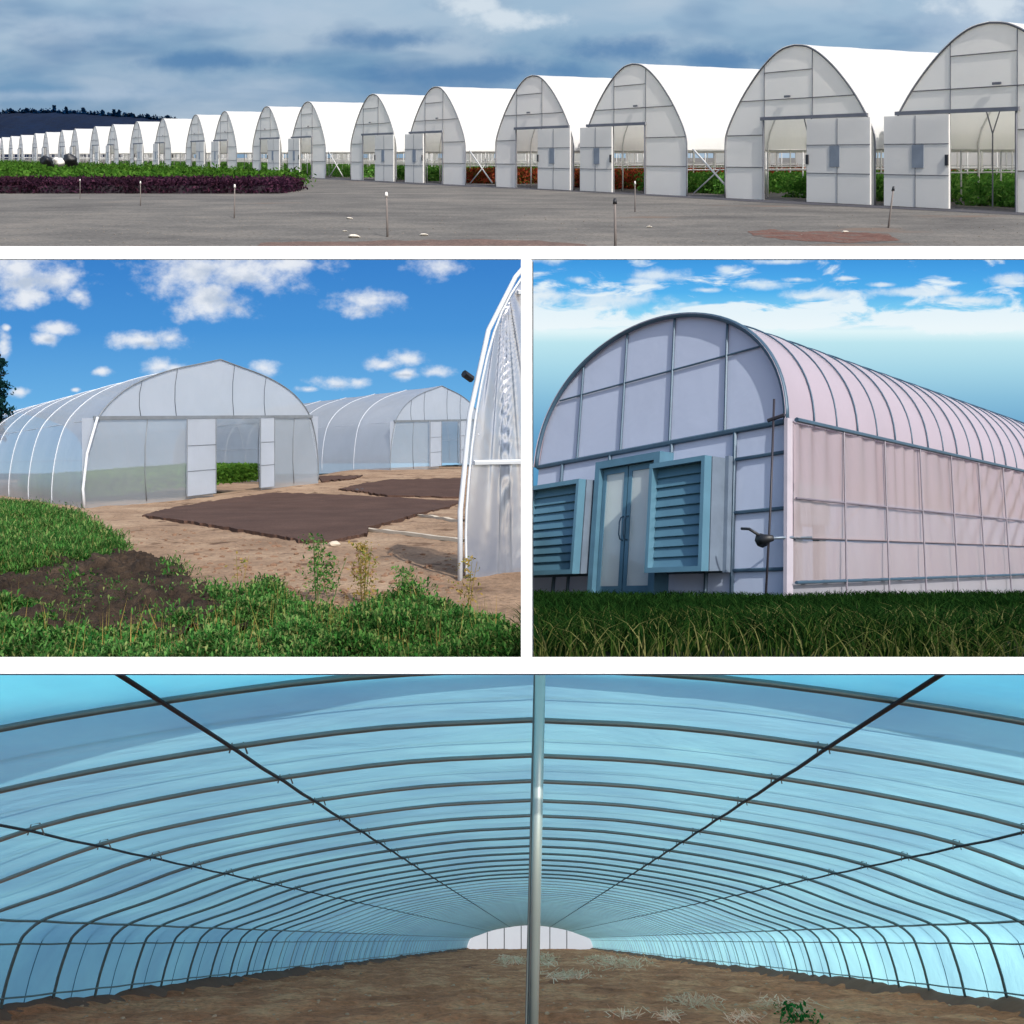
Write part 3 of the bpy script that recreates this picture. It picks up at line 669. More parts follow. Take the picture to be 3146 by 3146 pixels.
# green beds seen through the doorway and the front film
qs = []
for _ in range(9000):
    u, v = random.uniform(-.86, .8), random.uniform(.9, 3.4); p = np.array(A0)+UL*(u+1)/2+VL*v; qs.append((p[0], p[1], p[2]+.1))
leafcloud('green_bed', qs, 0, .75, .1, 7, leafy('bright_bed_leaves', [lin(90, 140, 60), lin(140, 185, 80), lin(110, 160, 66)], SM), SM, 'bright green bed inside the largest film greenhouse', spread=.1)
# ---- weeds and grass
m_weed = leafy('weed_leaves', [lin(34, 84, 38), lin(82, 142, 66), lin(54, 110, 50), lin(120, 168, 90), lin(40, 92, 46), lin(160, 166, 106), lin(96, 152, 80)], SM, .35); m_dry = leafy('dry_stalks', [lin(150, 128, 70), lin(180, 150, 90), lin(110, 130, 60)], SM)
def seeds(poly, n, f=lg):
    xs = [p[0] for p in poly]; ys_ = [p[1] for p in poly]; out = []
    while len(out) < n:
        x, y = random.uniform(min(xs), max(xs)), random.uniform(min(ys_), max(ys_))
        if inside(poly, x, y): out.append(f(x+random.gauss(0, 1.5), y+random.gauss(0, .8)))
    return np.array(out)
W1 = P4([(-60, 905), (60, 915), (150, 930), (240, 950), (330, 1000), (400, 1045), (450, 1090), (380, 1120), (250, 1135), (130, 1180), (0, 1185), (-60, 1185)])
W2 = P4([(450, 1420), (600, 1390), (760, 1360), (900, 1300), (930, 1235), (980, 1225), (1060, 1290), (1150, 1330), (1300, 1335), (1420, 1290), (1540, 1270), (1580, 1320), (1700, 1340), (1800, 1345), (1850, 1420), (1915, 1440), (1925, 1500), (250, 1500), (300, 1440)])
W3 = P4([(-60, 1290), (60, 1300), (150, 1350), (190, 1410), (330, 1440), (420, 1480), (420, 1500), (-60, 1500)])
W4 = P4([(600, 1150), (660, 1150), (680, 1190), (610, 1195)]); W5 = P4([(760, 1240), (840, 1250), (820, 1300), (770, 1290)]); W6 = P4([(250, 1180), (330, 1175), (330, 1215), (260, 1215)])
def weeds(name, poly, n, label, h=.16, per=9, wl=.016):
    q = seeds(poly, n); q = q[np.array([noise.noise(Vector((a*1.3, b_*1.3, 4))) > random.uniform(-.45, .25) for a, b_ in q[:, :2]])]; sc_ = np.clip(q[:, 1]/7, .7, 3)
    P = np.repeat(q, per, 0); S_ = np.repeat(sc_, per); N = len(P)
    a = RNG.uniform(0, 2*math.pi, N); el = RNG.uniform(.2, 1.35, N); L = h*RNG.uniform(.4, 1.25, N)*(.8+.25*S_)
    hq = np.array([max(.015, .07+.26*noise.noise(Vector((x_*2.3, y_*2.3, 8)))+.1*noise.noise(Vector((x_*9, y_*9, 8)))) for x_, y_ in q[:, :2]]); hm = np.repeat(hq, per)*(h/.07)**.3
    dirv = np.c_[np.cos(a)*np.cos(el), np.sin(a)*np.cos(el), np.sin(el)]; st = P+np.c_[RNG.normal(0, .05, (N, 2))*S_[:, None], RNG.uniform(0, 1, N)**1.2*hm]
    side = np.c_[-np.sin(a), np.cos(a), np.zeros(N)]*wl*(.5+.6*S_)[:, None]*RNG.uniform(.6, 1.8, N)[:, None]
    m = st+dirv*L[:, None]*.5+np.array((0, 0, .01)); tip = st+dirv*L[:, None]; tip[:, 2] -= L*.15
    V = np.stack([st, m+side, tip, m-side], 1).reshape(-1, 3)
    V2 = V*SM; lim = V2[:, 0] < V2[:, 1]*KY-.02
    keep = lim.reshape(-1, 4).all(1); V2 = V2.reshape(-1, 4, 3)[keep].reshape(-1, 3)
    o = np_mesh(name, V2, np.arange(len(V2)).reshape(-1, 4), m_weed); tag(o, label, None, None, 'stuff')
weeds('grass_bank', W1, 8000, 'green grassy bank left of the first film greenhouse', .12, 13, .0042)
weeds('weed_bed', W2, 15000, 'leafy green weeds along the bottom of the soil scene', .07, 14, .0065)
weeds('weed_patch', W3, 4000, 'dark leafy weeds in the lower left corner', .08, 14, .007)
weeds('weed_patch', P4([(40, 1170), (420, 1110), (640, 1160), (900, 1330), (600, 1410), (60, 1390)]), 700, 'sparse small weeds sprouting over the dark soil heap', .06, 8, .005)
weeds('weed_patch', W4, 130, 'small green tuft at the top of the dark soil heap', .1, 9, .006); weeds('weed_patch', W5, 130, 'green tuft at the right end of the dark soil heap', .1, 9, .006); weeds('weed_patch', W6, 60, 'sparse green tuft on the dark soil heap', .1, 8, .012)
for k, (x, y, h, n, m, lab) in enumerate([(1160, 1270, .62, 60, m_weed, 'tall feathery green weed standing on the bare soil'), (1330, 1290, .6, 70, m_dry, 'tall dry yellow weed to the right of the feathery green one'), (1710, 1320, .5, 26, m_dry, 'thin dry weed under the edge of the nearest film greenhouse'), (875, 1250, .42, 5, m_dry, 'single reddish stalk standing in front of the ground sheet'), (1210, 1260, .42, 30, m_weed, 'small green weed just right of the feathery green one'), (1480, 1290, .36, 40, m_weed, 'low bushy weed before the right lower corner')]):
    g = lg(*c4(x, y)); t = empty('weed', tuple(g*SM), lab, 'weed', 'tall weeds on the bare soil')
    b = MB()
    for j in range(max(2, n//12)):
        dx, dy = random.gauss(0, .05), random.gauss(0, .05); b.tube([(dx*SM*.3, dy*SM*.3, -.02*SM), (dx*SM*.8, dy*SM*.8, h*SM*.5), (dx*SM*1.4, dy*SM*1.4, h*SM*.95)], .004*SM, 4, True, .002*SM)
    b.build('stem', m_dry if m is m_dry else m_weed, t)
    pp = np.c_[RNG.normal(0, .035+.04*h, n*4), RNG.normal(0, .035+.04*h, n*4), RNG.uniform(.12, 1, n*4)*h]
    leafcloud('leaves', pp, 0, .03, .02, 2, m, SM, None, None, parent=t, spread=.01)
qd = np.concatenate([seeds(W1, 50), seeds(W2, 90), seeds(W3, 20)])
tufts('dry_stalks', qd[qd[:, 0] < qd[:, 1]*KY-.3], .3, .004, 3, m_dry, SM, 'thin dry stalks standing among the weeds', lean=.25, spread=.08)
# pale boards along the beds, stones
m_board = solid('pale_board', lin(190, 178, 160), .8, S=SM)
for (a, b_, lab) in (((1330, 1012), (1695, 1058), 'long pale edging board lying below the large ground sheet'), ((1525, 962), (1695, 982), 'short pale edging board nearer the right film greenhouse')):
    p, q = lg(*c4(*a)), lg(*c4(*b_)); v = q-p; n = np.array((v[1], -v[0], 0)); n /= np.linalg.norm(n)
    bb = MB(); K = 12
    for k in range(K):
        s0, s1 = p+v*k/K-p, p+v*(k+1)/K-p; g0, g1 = gl(*(p+v*k/K)[:2])-p[2], gl(*(p+v*(k+1)/K)[:2])-p[2]
        s0 = np.array((s0[0], s0[1], g0)); s1 = np.array((s1[0], s1[1], g1)); up = np.array((0, 0, .06)); wv = n*.07
        A = [tuple(x*SM) for x in (s0-wv, s0+wv, s0+wv+up, s0-wv+up, s1-wv, s1+wv, s1+wv+up, s1-wv+up)]
        i0 = len(bb.v); bb.v += A
        for f_ in ((0, 1, 5, 4), (1, 2, 6, 5), (2, 3, 7, 6), (3, 0, 4, 7)): bb.f.append(tuple(i0+z for z in f_))
    bb.build('edging_board', m_board, None, tuple(p*SM)); tag(bpy.data.objects['edging_board'] if lab.startswith('long') else bpy.data.objects['edging_board.001'], lab, 'board')
def rock(x, y, r, mat, lab, S=SM, g=None, name='stone', grp=None, seed=0, flat=.6):
    g = (g or lg)(x, y); bm = bmesh.new(); bmesh.ops.create_icosphere(bm, subdivisions=2, radius=r*S)
    for v in bm.verts: v.co = v.co*(1+.4*noise.noise(v.co/(r*S)+Vector((seed*3, x, 0)))); v.co.z *= flat
    me = bpy.data.meshes.new(name); bm.to_mesh(me); bm.free(); me.materials.append(mat); o = bpy.data.objects.new(name, me); o.location = tuple(g*S+np.array((0, 0, r*S*.25))); link(o); tag(o, lab, 'stone' if name == 'stone' else name, grp)
m_clod = solid('soil_clod', lin(120, 92, 72), .95, S=SM, bump=.01)
rock(*c4(1227, 1068), .09, m_board, 'pale stone holding down the near corner of the large ground sheet')
rock(*c4(1310, 868), .1, m_ldk, 'left dark stone on the smaller ground sheet', grp='dark stones on the smaller ground sheet'); rock(*c4(1328, 868), .1, m_ldk, 'right dark stone on the smaller ground sheet', grp='dark stones on the smaller ground sheet', seed=4)
qq = seeds(P4([(330, 1000), (700, 1010), (1200, 1090), (1690, 1060), (1700, 1240), (1300, 1330), (950, 1240), (640, 1110), (450, 1080)]), 420)
bmx = bmesh.new()
for q in qq:
    r = random.uniform(.012, .05)*SM; res = bmesh.ops.create_icosphere(bmx, subdivisions=1, radius=r); s_ = Vector((random.random()*9, 2, 3))
    for v in res['verts']: v.co = v.co*(1+.5*noise.noise(v.co/r+s_)); v.co.z *= .6; v.co += Vector(tuple(q*SM))
me = bpy.data.meshes.new('clods'); bmx.to_mesh(me); bmx.free(); me.materials.append(m_clod); tag(link(bpy.data.objects.new('soil_crumbs', me)), 'loose crumbs of dry soil scattered over the bare ground', None, None, 'stuff')
# dark tree at the left edge
d_ = 42; g = at(2, 0, d_); base = np.array((g[0]-.6, d_, gl0(g[0], d_)-1.0))
t = empty('tree', tuple(base*SM), 'dark tree reaching in at the left edge behind the film greenhouse', 'tree')
b = MB(); b.tube([(0, 0, 0), (.1*SM, 0, 3*SM), (0, 0, 7.3*SM)], .2*SM, 7, True, .05*SM)
for k in range(14): a = random.uniform(0, 6.3); z = random.uniform(3.8, 7.5); b.tube([(0, 0, z*SM), (math.cos(a)*.9*SM, math.sin(a)*.9*SM, (z+.3)*SM)], .05*SM, 4, True, .015*SM)
b.build('trunk', m_trunk, t)
n = 900; a = RNG.uniform(0, 6.3, n); z = RNG.uniform(3.6, 8.2, n); r = (1.0-.5*np.abs(z-5.6)/2.6)*RNG.uniform(.1, 1, n)**.5*(.75+.35*np.sin(z*5+a*2)); pp = np.c_[r*np.cos(a), r*np.sin(a), z]
leafcloud('crown', pp, 0, .2, .12, 7, leafy('dark_fir_leaves', [lin(16, 44, 50), lin(34, 70, 70), lin(24, 56, 60)], SM), SM, None, None, parent=t, spread=.1)
# ---- sky
s = Sky('cumulus_sky')
base = s.vgrad([(200, lin(48, 118, 196)), (260, lin(58, 130, 205)), (330, lin(74, 148, 216)), (400, lin(105, 175, 228)), (470, lin(160, 205, 236))])
def E(L): return [(c4(x, y)[0], c4(x, y)[1], rx*.2729, ry*.2729) for x, y, rx, ry in L]
big = E([(60, 60, 190, 90), (200, 90, 130, 60), (100, 160, 120, 40), (290, 150, 45, 38), (700, 60, 190, 85), (760, 160, 150, 80), (880, 60, 260, 80), (1060, 40, 180, 40), (1590, 50, 110, 45), (1350, 180, 140, 50), (1300, 200, 70, 40), (200, 270, 80, 34), (165, 310, 60, 30), (510, 315, 130, 38), (620, 310, 80, 38), (15, 330, 30, 50), (590, 410, 80, 36), (640, 420, 60, 30), (970, 420, 70, 32), (370, 430, 42, 18), (70, 505, 45, 20), (1220, 470, 90, 30), (1320, 470, 50, 22), (1130, 497, 50, 13), (1480, 380, 80, 34), (1400, 410, 80, 26), (1590, 432, 75, 24), (1490, 440, 70, 22), (275, 498, 20, 9), (25, 272, 18, 14)])
big = [(a, b_, c_*(1.2 if i < 8 else 1.05), d_*(1.25 if i < 8 else 1.1)) for i, (a, b_, c_, d_) in enumerate(big)]; c = s.blobs(big, 1.3, 3.4, 1.15, -.08, 8)
base = s.mix(s.math('MULTIPLY', c, .95), base, lin(236, 240, 246))
sh = s.blobs(E([(80, 110, 180, 60), (780, 170, 130, 50), (740, 60, 120, 50), (900, 100, 150, 40), (520, 330, 90, 14), (1350, 205, 80, 18), (1480, 445, 90, 10), (1240, 485, 70, 8), (180, 315, 40, 14), (600, 425, 50, 12)]), 1.5, 3.0, 1.0, .05, 7)
base = s.mix(s.math('MULTIPLY', s.math('MULTIPLY', sh, c), .62), base, lin(150, 172, 200))
o = sky_sheet('sky', -500, 527.25, 252.3, 520, 148*SM, 'blue sky with white cumulus clouds over the film greenhouses'); o.data.materials.append(s.end(base))
# ================================================================== RIGHT MIDDLE PLACE: big greenhouse on grass
def c5(x, y): return (527.3+x*.2571, 253.9+y*.2571)
RD = 13.3; RTY, RE = -.0888, .295
def gr0(x, y): return RTY*y-RE
def gr(x, y): return gr0(x, y)+.03*fbm(x, y, .6, 3)
def rg(px, py): return lg(px, py, gr)
RP = at(*c5(1015, 1345), RD); RU = np.array((-.867, 1, -.111))*.372*RD; RV = np.array((1.148, 1, -.0613))*RD; RW = np.array((.365, 1, 3.94))*.0591*RD
uu_ = RU/np.linalg.norm(RU); vv_ = RV/np.linalg.norm(RV)
def Tr(u, v, w):                        # u 0..1 across the front, v in units of the corner's distance, w in wall heights
    p = RU*u+RV*v+RW*w; return tuple(p*SM)
RH = 1.9
def arch(n=48):
    L = [(0, .0), (0, .5), (0, 1.0)]
    for i in range(1, n):
        a = math.pi*i/n; L.append((.5-.5*math.cos(a), 1+(RH-1)*math.sin(a)**.92))
    return L+[(1, 1.0), (1, .5), (1, 0)]
AR = arch()
def ra(u): a = math.acos(max(-1, min(1, 1-2*u))); return 1+(RH-1)*math.sin(a)**.92
m_rf = film('lavender_end_film', lin(188, 200, 222), lin(192, 200, 222), .2, .0, .05, .4, S=SM, bump=.03, nscale=.6, var=.03)
m_rr = film('pinkish_roof_film', lin(190, 178, 190), lin(215, 195, 205), .35, .0, .06, .4, S=SM, bump=.03, var=.03)
m_rc = film('pink_side_curtain', lin(224, 204, 208), lin(238, 216, 214), .45, .42, .3, .24, S=SM, bump=.07, stretch=(1.6, 1.6, .3), nscale=.8, var=.04)
m_rk = film('pale_skirt_film', lin(176, 176, 186), lin(190, 190, 200), .4, .1, .05, .4, S=SM, bump=.03)
m_fr = solid('slate_blue_frame', lin(62, 88, 108), .45, .1, S=SM); m_ft = solid('teal_frame', lin(78, 116, 136), .4, .1, S=SM); m_lv = solid('teal_louvre', lin(84, 124, 144), .4, .1, S=SM, var=.06)
m_lb = solid('grey_fan_box', lin(112, 126, 142), .4, .2, S=SM); m_rd = solid('dark_rod', lin(48, 44, 52), .5, S=SM); m_sil = solid('silver_handle', lin(150, 165, 178), .3, .7, S=SM)
m_gl = film('door_glass', lin(225, 238, 238), lin(235, 240, 235), .4, .22, .15, .05, S=SM, bump=0)
m_spo = solid('mauve_grey_post', lin(112, 106, 118), .5, S=SM); m_wst = solid('white_corner_strip', lin(172, 166, 176), .5, S=SM, var=.08)
t = empty('tunnel_greenhouse', tuple(RP*SM), 'big rounded pink and lavender greenhouse on grass with teal doors and two louvred fans', 'greenhouse'); RR = t
# end wall: sheets between the rails, doorway left open
DU0, DU1, DW = .385, .65, .93
e = MB(Tr); N = 60
for i in range(N):
    a, b_ = i/N, (i+1)/N; m = (a+b_)/2
    for (z0, z1a, z1b) in ((1.0, ra(a), ra(b_)),):
        K = 6
        for k in range(K): e.quad((a, 0, z0+(z1a-z0)*k/K), (b_, 0, z0+(z1b-z0)*k/K), (b_, 0, z0+(z1b-z0)*(k+1)/K), (a, 0, z0+(z1a-z0)*(k+1)/K))
e.build('gable_film', m_rf, t)
e = MB(Tr)
for (a, b_, z0) in ((0, DU0, -.05), (DU0, DU1, DW), (DU1, 1, -.05)):
    for i in range(8): q, r = a+(b_-a)*i/8, a+(b_-a)*(i+1)/8; e.quad((q, 0, z0), (r, 0, z0), (r, 0, 1), (q, 0, 1))
e.build('wall_film', m_rf, t)
e = MB(Tr); rows = []
VM = 2.4; nb = 28
for k in range(nb*4+1):
    v = VM*k/(nb*4); f = abs(math.sin(math.pi*k/4)); rows.append([(.5+(a-.5)*(1.006-.006*f), v-.008, 1+(b_-1)*(1.006-.012*f)) for a, b_ in AR[2:-2]])
e.grid(rows); e.build('roof_film', m_rr, t, smooth=True)
e = MB(Tr); e.tube([(a, -.0045, b_) for a, b_ in AR[2:-2]], .055*SM, 8); e.build('front_arch', m_fr, t, smooth=True)
rb = MB(Tr); rb.tube([(.5+(a-.5)*1.008, 0, 1+(b_-1)*1.008) for a, b_ in AR[2:-2]], .017*SM, 6); f0 = rb.build('roof_rib', m_fr, t, smooth=True)
for k in range(1, 30):
    o = f0 if k == 1 else f0.copy()
    if k > 1: link(o, t)
    o.location = tuple(RV*(.0853*k/1.0*.5+.0)*SM*1.0)
    o.scale = (1, 1, 1)
def bar(name, u0, w0, u1, w1, th=.035, v=-.0018, m=m_fr, par=None):
    b = MB(Tr); b.tube([(u0, v, w0), (u1, v, w1)], th*SM, 6); return b.build(name, m, par or t)
bar('beam', -.005, 1.0, 1.0, 1.0, .055)
for u in (.2, .4, .6, .8): bar('gable_post', u, 1.0, u, ra(u), .028)
bar('gable_rail', .09, 1.5, .91, 1.5, .02)
for u in (.165, .39, .645, .87): bar('wall_post', u, DW if .3 < u < .68 else 0, u, 1.0, .04)
for w in (.82, .5, .165): bar('wall_rail', .01, w, .165, w, .035)
bar('wall_rail', .165, .165, DU0, .165, .035); bar('wall_rail', DU1, .17, .99, .17, .035); bar('wall_post', .25, 0, .25, .165, .04); bar('wall_post', .8, 0, .8, .17, .035)
# doors
df = MB(Tr)
df.box(DU0, DU0+.022, -.022, .0, -.02, DW); df.box(DU1-.02, DU1, -.022, .0, -.02, DW); df.box(DU0+.022, DU1-.02, -.022, .0, DW-.05, DW); df.build('door_frame', m_ft, t)
mid = (DU0+DU1)/2+.005
for (a, b_, hs) in ((DU0+.024, mid-.002, 1), (mid+.002, DU1-.022, -1)):
    d = MB(Tr); st = .014; z0, z1 = 0, DW-.055
    d.box(a, a+st, -.016, -.006, z0, z1); d.box(b_-st, b_, -.016, -.006, z0, z1); d.box(a+st, b_-st, -.016, -.006, z0, z0+.09); d.box(a+st, b_-st, -.016, -.006, z1-.04, z1)
    dd = d.build('door', m_ft, t)
    g = MB(Tr); g.box(a+st, b_-st, -.015, -.012, z0+.09, z1-.04); g.build('glass', m_gl, dd)
    x = b_-st*.5 if hs == 1 else a+st*.5; y = x-.022*hs
    h = MB(Tr); h.tube([(x, -.015, .38), (x, -.02, .39), (x, -.022, .42), (x, -.022, .5), (x, -.02, .53), (x, -.015, .54)], .015*SM, 7); h.build('handle', m_fr, dd, smooth=True)
# louvred fans
def fan(u0, u1, w0, w1, lab):
    pr = -.03
    o = empty('louvred_fan', (0, 0, 0), None); o.parent = t
    b = MB(Tr); b.box(u0, u1, pr, -.008, w0, w1); b.box(u0-.012, u0, pr*.35, -.004, w0-.01, w1+.01); bo = b.build('fan_box', m_lb, o)
    f = MB(Tr); q = .014
    for (a, b_, c, d) in ((u0, u0+q*.8, w0, w1), (u1-q*.8, u1, w0, w1), (u0+q*.8, u1-q*.8, w0, w0+.03), (u0+q*.8, u1-q*.8, w1-.03, w1)): f.box(a, b_, pr-.012, pr-.0015, c, d)
    f.build('fan_frame', m_lv, o)
    f = MB(Tr); f.quad((u0+q*.8, pr-.0012, w0+.03), (u1-q*.8, pr-.0012, w0+.03), (u1-q*.8, pr-.0012, w1-.03), (u0+q*.8, pr-.0012, w1-.03)); f.build('dark_back', m_fr, o)
    n = 10; hgt = (w1-w0-.06)/n
    for k in range(n):
        z = w0+.03+k*hgt; s_ = MB(Tr); a, b_ = u0+q*.85, u1-q*.85
        s_.v = []; pts = [(pr-.005, z+.001), (pr-.0024, z+hgt*1.02), (pr-.0013, z+hgt*1.02), (pr-.0045, z-.002)]
        i0 = [s_.p(a, y, zz) for y, zz in pts]; i1 = [s_.p(b_, y, zz) for y, zz in pts]
        for j in range(4): s_.f.append((i0[j], i0[(j+1) % 4], i1[(j+1) % 4], i1[j]))
        s_.f.append(tuple(i0)); s_.f.append(tuple(i1[::-1])); s_.build('louvre_slat', m_lv, o)
    if lab: o['label'] = lab
fan(.178, .372, .165, .83, 'louvred teal fan box right of the doors'); fan(.66, .90, .175, .81, 'louvred teal fan box left of the doors')
# side wall: posts, curtain, skirt
for k in range(1, 27):
    v = .0868*k; b = MB(Tr); b.tube([(-.024, v, -.04), (-.022, v, .995)], .02*SM, 6); b.build('side_post', m_spo, t)
for w, th in ((1.0, .045), (.55, .02), (.335, .025), (.09, .03)):
    b = MB(Tr); b.tube([(-.004 if w == .335 else -.022, 0, w), (-.004 if w == .335 else -.022, VM, w)], th*SM, 6); b.build('side_rail', m_fr if w in (1.0, .09) else m_spo, t)
e = MB(Tr); rows = []
def wav(v, w): return -.013-.0035*math.sin(v*230+2*math.sin(v*31))*(w-.3)*(1.6 if v < .3 else .8)-.002*math.sin(v*41+w*3)-.0035*math.sin(v*150-w*26+math.sin(v*20))*min(1, max(0, v-.3)*4)*(.4+w)
for k in range(1201):
    v = .0+VM*k/1200; rows.append([(wav(v, .335+.65*j/14), v, .335+.65*j/14) for j in range(15)])
e.grid(rows); e.build('side_curtain', m_rc, t, smooth=True)
e = MB(Tr); rows = []
for k in range(121):
    v = VM*k/120; rows.append([(-.002-.003*math.sin(v*60+w*9), v, w) for w in (.09, .2, .32)])
e.grid(rows); e.build('lower_curtain', m_rc, t, smooth=True)
e = MB(Tr); e.quad((-.006, 0, -.08), (-.006, VM, -.08), (-.006, VM, .09), (-.006, 0, .09)); e.build('skirt_film', m_rk, t)
e = MB(Tr)
for k in range(60): v = .02+.038*k; e.box(-.014, -.006, v-.004, v+.004, .085, .1)
e.build('rail_clips', m_blk, t)
e = MB(Tr); e.box(-.010, .0, -.008, .002, -.02, 1.01); e.build('corner_strip', m_wst, t)
e = MB(Tr); rows = []
for k in range(9): v = -.004+.012*k/8; rows.append([(-.016-.003*math.sin(k*2.1+w*3), v, w) for w in (0, .3, .6, .99)])
pass
for (v0, w0, v1, w1) in ((.17, .62, .0853, .36), (.262, .8, .37, .46), (.0853, .9, .03, 1.0)):
    b = MB(Tr); b.tube([(.02, v0, w0), (.02, v1, w1)], .018*SM, 5); b.build('inner_brace', m_lrib, t)
b = MB(Tr); b.tube([(-.01, .0853, 1.35), (-.0, .2, 1.16), (.0, .35, 1.0)], .014*SM, 5); b.tube([(.02, .0, 1.68), (-.005, .06, 1.45)], .012*SM, 5)
# crank gear
b = MB(Tr); b.tube([(.012, -.018, 1.12), (.02, -.018, .5), (.032, -.018, -.03)], .02*SM, 6); b.build('crank_pole', m_rd, t, smooth=True)
b = MB(Tr); b.tube([(.03, -.018, 1.0), (-.02, -.018, 1.015)], .035*SM, 6); b.build('top_bracket', m_rd, t)
b = MB(Tr); b.tube([(.034, -.024, .32), (.022, -.026, .325), (.0, -.024, .33)], .13*SM, 8, r2=.05*SM); cb = b.build('crank_box', m_blk, t, smooth=True)
b = MB(Tr); b.tube([(.03, -.026, .34), (.055, -.032, .385), (.078, -.032, .39)], .025*SM, 6); b.build('crank_handle', m_blk, cb, smooth=True)
b = MB(Tr); b.tube([(0.01, -.024, .33), (-.01, -.0, .335), (-.014, .03, .337)], .025*SM, 6); b.build('roll_pipe', m_lb, t, smooth=True)
# far end and a work table with a grey heater seen through the curtain
e = MB(Tr)
for i in range(16): a, b_ = i/16, (i+1)/16; e.quad((a, VM, -.05), (b_, VM, -.05), (b_, VM, ra(b_)), (a, VM, ra(a)))
e.build('back_wall', m_rf, t)
e = MB(Tr)
for i in range(10): e.quad((1, VM*i/10, -.05), (1, VM*(i+1)/10, -.05), (1, VM*(i+1)/10, 1), (1, VM*i/10, 1))
e.build('far_side_film', m_rc, t)
cut(t, PV, 1)
hm_ = solid('grey_heater', lin(96, 108, 120), .5, .2, S=SM)
t2h = empty('heater', tuple((RP+RU*.05+RV*.065)*SM), 'grey hanging heater seen dimly through the pink side curtain near the corner', 'heater')
b = MB(Tr); b.box(-.03, .03, -.035, .02, .42, .66); b.build('casing', hm_, t2h)
b = MB(Tr); b.tube([(.0, -.04, .54), (0, -.055, .54)], .26*SM, 16, r2=.22*SM); b.build('fan_ring', hm_, t2h)
for q in (-.03, .012):
    b = MB(Tr); b.box(-.01, .01, q, q+.012, 0, .42); b.build('leg', hm_, t2h)
# inside floor
fl = MB(S3); rows = []
for k in range(9): rows.append([tuple(RP+RU*u+RV*(VM*k/8)+np.array((0, 0, -.05))) for u in (0, .5, 1)])
fl.grid(rows); o = fl.build('greenhouse_floor', m_soil); tag(o, 'bare floor inside the pink greenhouse', None, None, 'structure'); cut(o, PV, 1)
# ---- ground and grass
m_turf = earth('turf', [(.3, lin(14, 24, 12)), (.7, lin(28, 38, 18))], SM, 1.5, 12, .05)
rows = []
for j in range(70):
    y = 2.6*(150/2.6)**(j/69); rows.append([((KY+(1.0-KY)*i/40)*y, y, gr(0, y) if y < 1 else (gr0(0, y)+.03*fbm((KY+(1.0-KY)*i/40)*y, y, .6, 3))) for i in range(41)])
b = MB(S3); b.grid(rows); o = b.build('ground', m_turf, smooth=True); tag(o, 'dark turf in front of the pink greenhouse', None, None, 'structure')
cut(o, (0, (657.6-512)/F, 1), 1)
m_gb = leafy('dark_grass_blades', [lin(16, 40, 16), lin(32, 62, 26), lin(24, 50, 20), lin(52, 80, 36)], SM, .3); m_gy = leafy('dry_grass_blades', [lin(96, 98, 54), lin(140, 138, 90), lin(74, 90, 42), lin(56, 80, 34), lin(46, 70, 30)], SM, .3)
def blades(name, n, y0, y1, h0, h1, wd_, mat, label, pw=1.0, bend=.5, xs=(KY, 1.0)):
    y = y0*(y1/y0)**(RNG.uniform(0, 1, n)**pw); k = RNG.uniform(xs[0], xs[1], n); x = k*y
    cl = np.array([noise.noise(Vector((a*1.1, b_*1.1, 7))) for a, b_ in zip(x, y)]); keep = cl > RNG.uniform(-.75, .3, n); x, y = x[keep], y[keep]; N = len(x)
    z = np.array([gr(a, b_) for a, b_ in zip(x, y)])-.01; P = np.c_[x, y, z]
    h = RNG.uniform(h0, h1, N); a = RNG.uniform(0, 6.3, N); bd = RNG.normal(0, bend, (N, 2))*h[:, None]; w = np.c_[np.cos(a), np.sin(a), np.zeros(N)]*wd_*np.sqrt(y/4)[:, None]
    m1 = P+np.c_[bd*.25, h*.5]; m2 = P+np.c_[bd*.62, h*.82]; tp = P+np.c_[bd*1.15, h*.98]
    V = np.stack([P-w, P+w, m1-w*.85, m1+w*.85, m2-w*.5, m2+w*.5, tp, tp+w*.1], 1).reshape(-1, 3)
    i = np.arange(N)[:, None]*8; Fc = np.concatenate([i+np.array((0, 1, 3, 2)), i+np.array((2, 3, 5, 4)), i+np.array((4, 5, 7, 6))])
    o = np_mesh(name, V*SM, Fc, mat); tag(o, label, None, None, 'stuff')
blades('grass', 62000, 2.9, 17, .06, .17, .006, m_gb, 'dark green grass before the pink greenhouse', .8)
blades('dry_grass', 6500, 2.8, 5.4, .07, .17, .0035, m_gy, 'dry yellow grass blades along the near edge of the lawn', 1.5, .6)
# ---- sky
s = Sky('wispy_sky')
Rr = lambda y: 253.9+y*.2571
base = s.vgrad([(Rr(-30), lin(52, 140, 214)), (Rr(60), lin(70, 160, 230)), (Rr(150), lin(84, 178, 238)), (Rr(230), lin(130, 208, 244)), (Rr(300), lin(226, 246, 250)), (Rr(345), lin(190, 230, 240)), (Rr(450), lin(166, 214, 232)), (Rr(560), lin(138, 192, 220)), (Rr(700), lin(104, 164, 204)), (Rr(1000), lin(72, 140, 184)), (Rr(1300), lin(72, 136, 178))])
nz = s.noise(1.25, s.co, 8, .6, .6, (1, 1, 3.6)); mask = s.vgrad([(Rr(-30), W(.35)), (Rr(60), W(.4)), (Rr(180), W(.62)), (Rr(270), W(.95)), (Rr(330), W(.2)), (Rr(380), W(0)), (Rr(900), W(0))])
v = s.math('ADD', nz, s.math('MULTIPLY', s.math('SUBTRACT', mask, .5), .42)); mr = s.n('ShaderNodeMapRange', interpolation_type='SMOOTHSTEP'); mr.inputs[1].default_value = .5; mr.inputs[2].default_value = .64; s.l(v, mr.inputs[0])
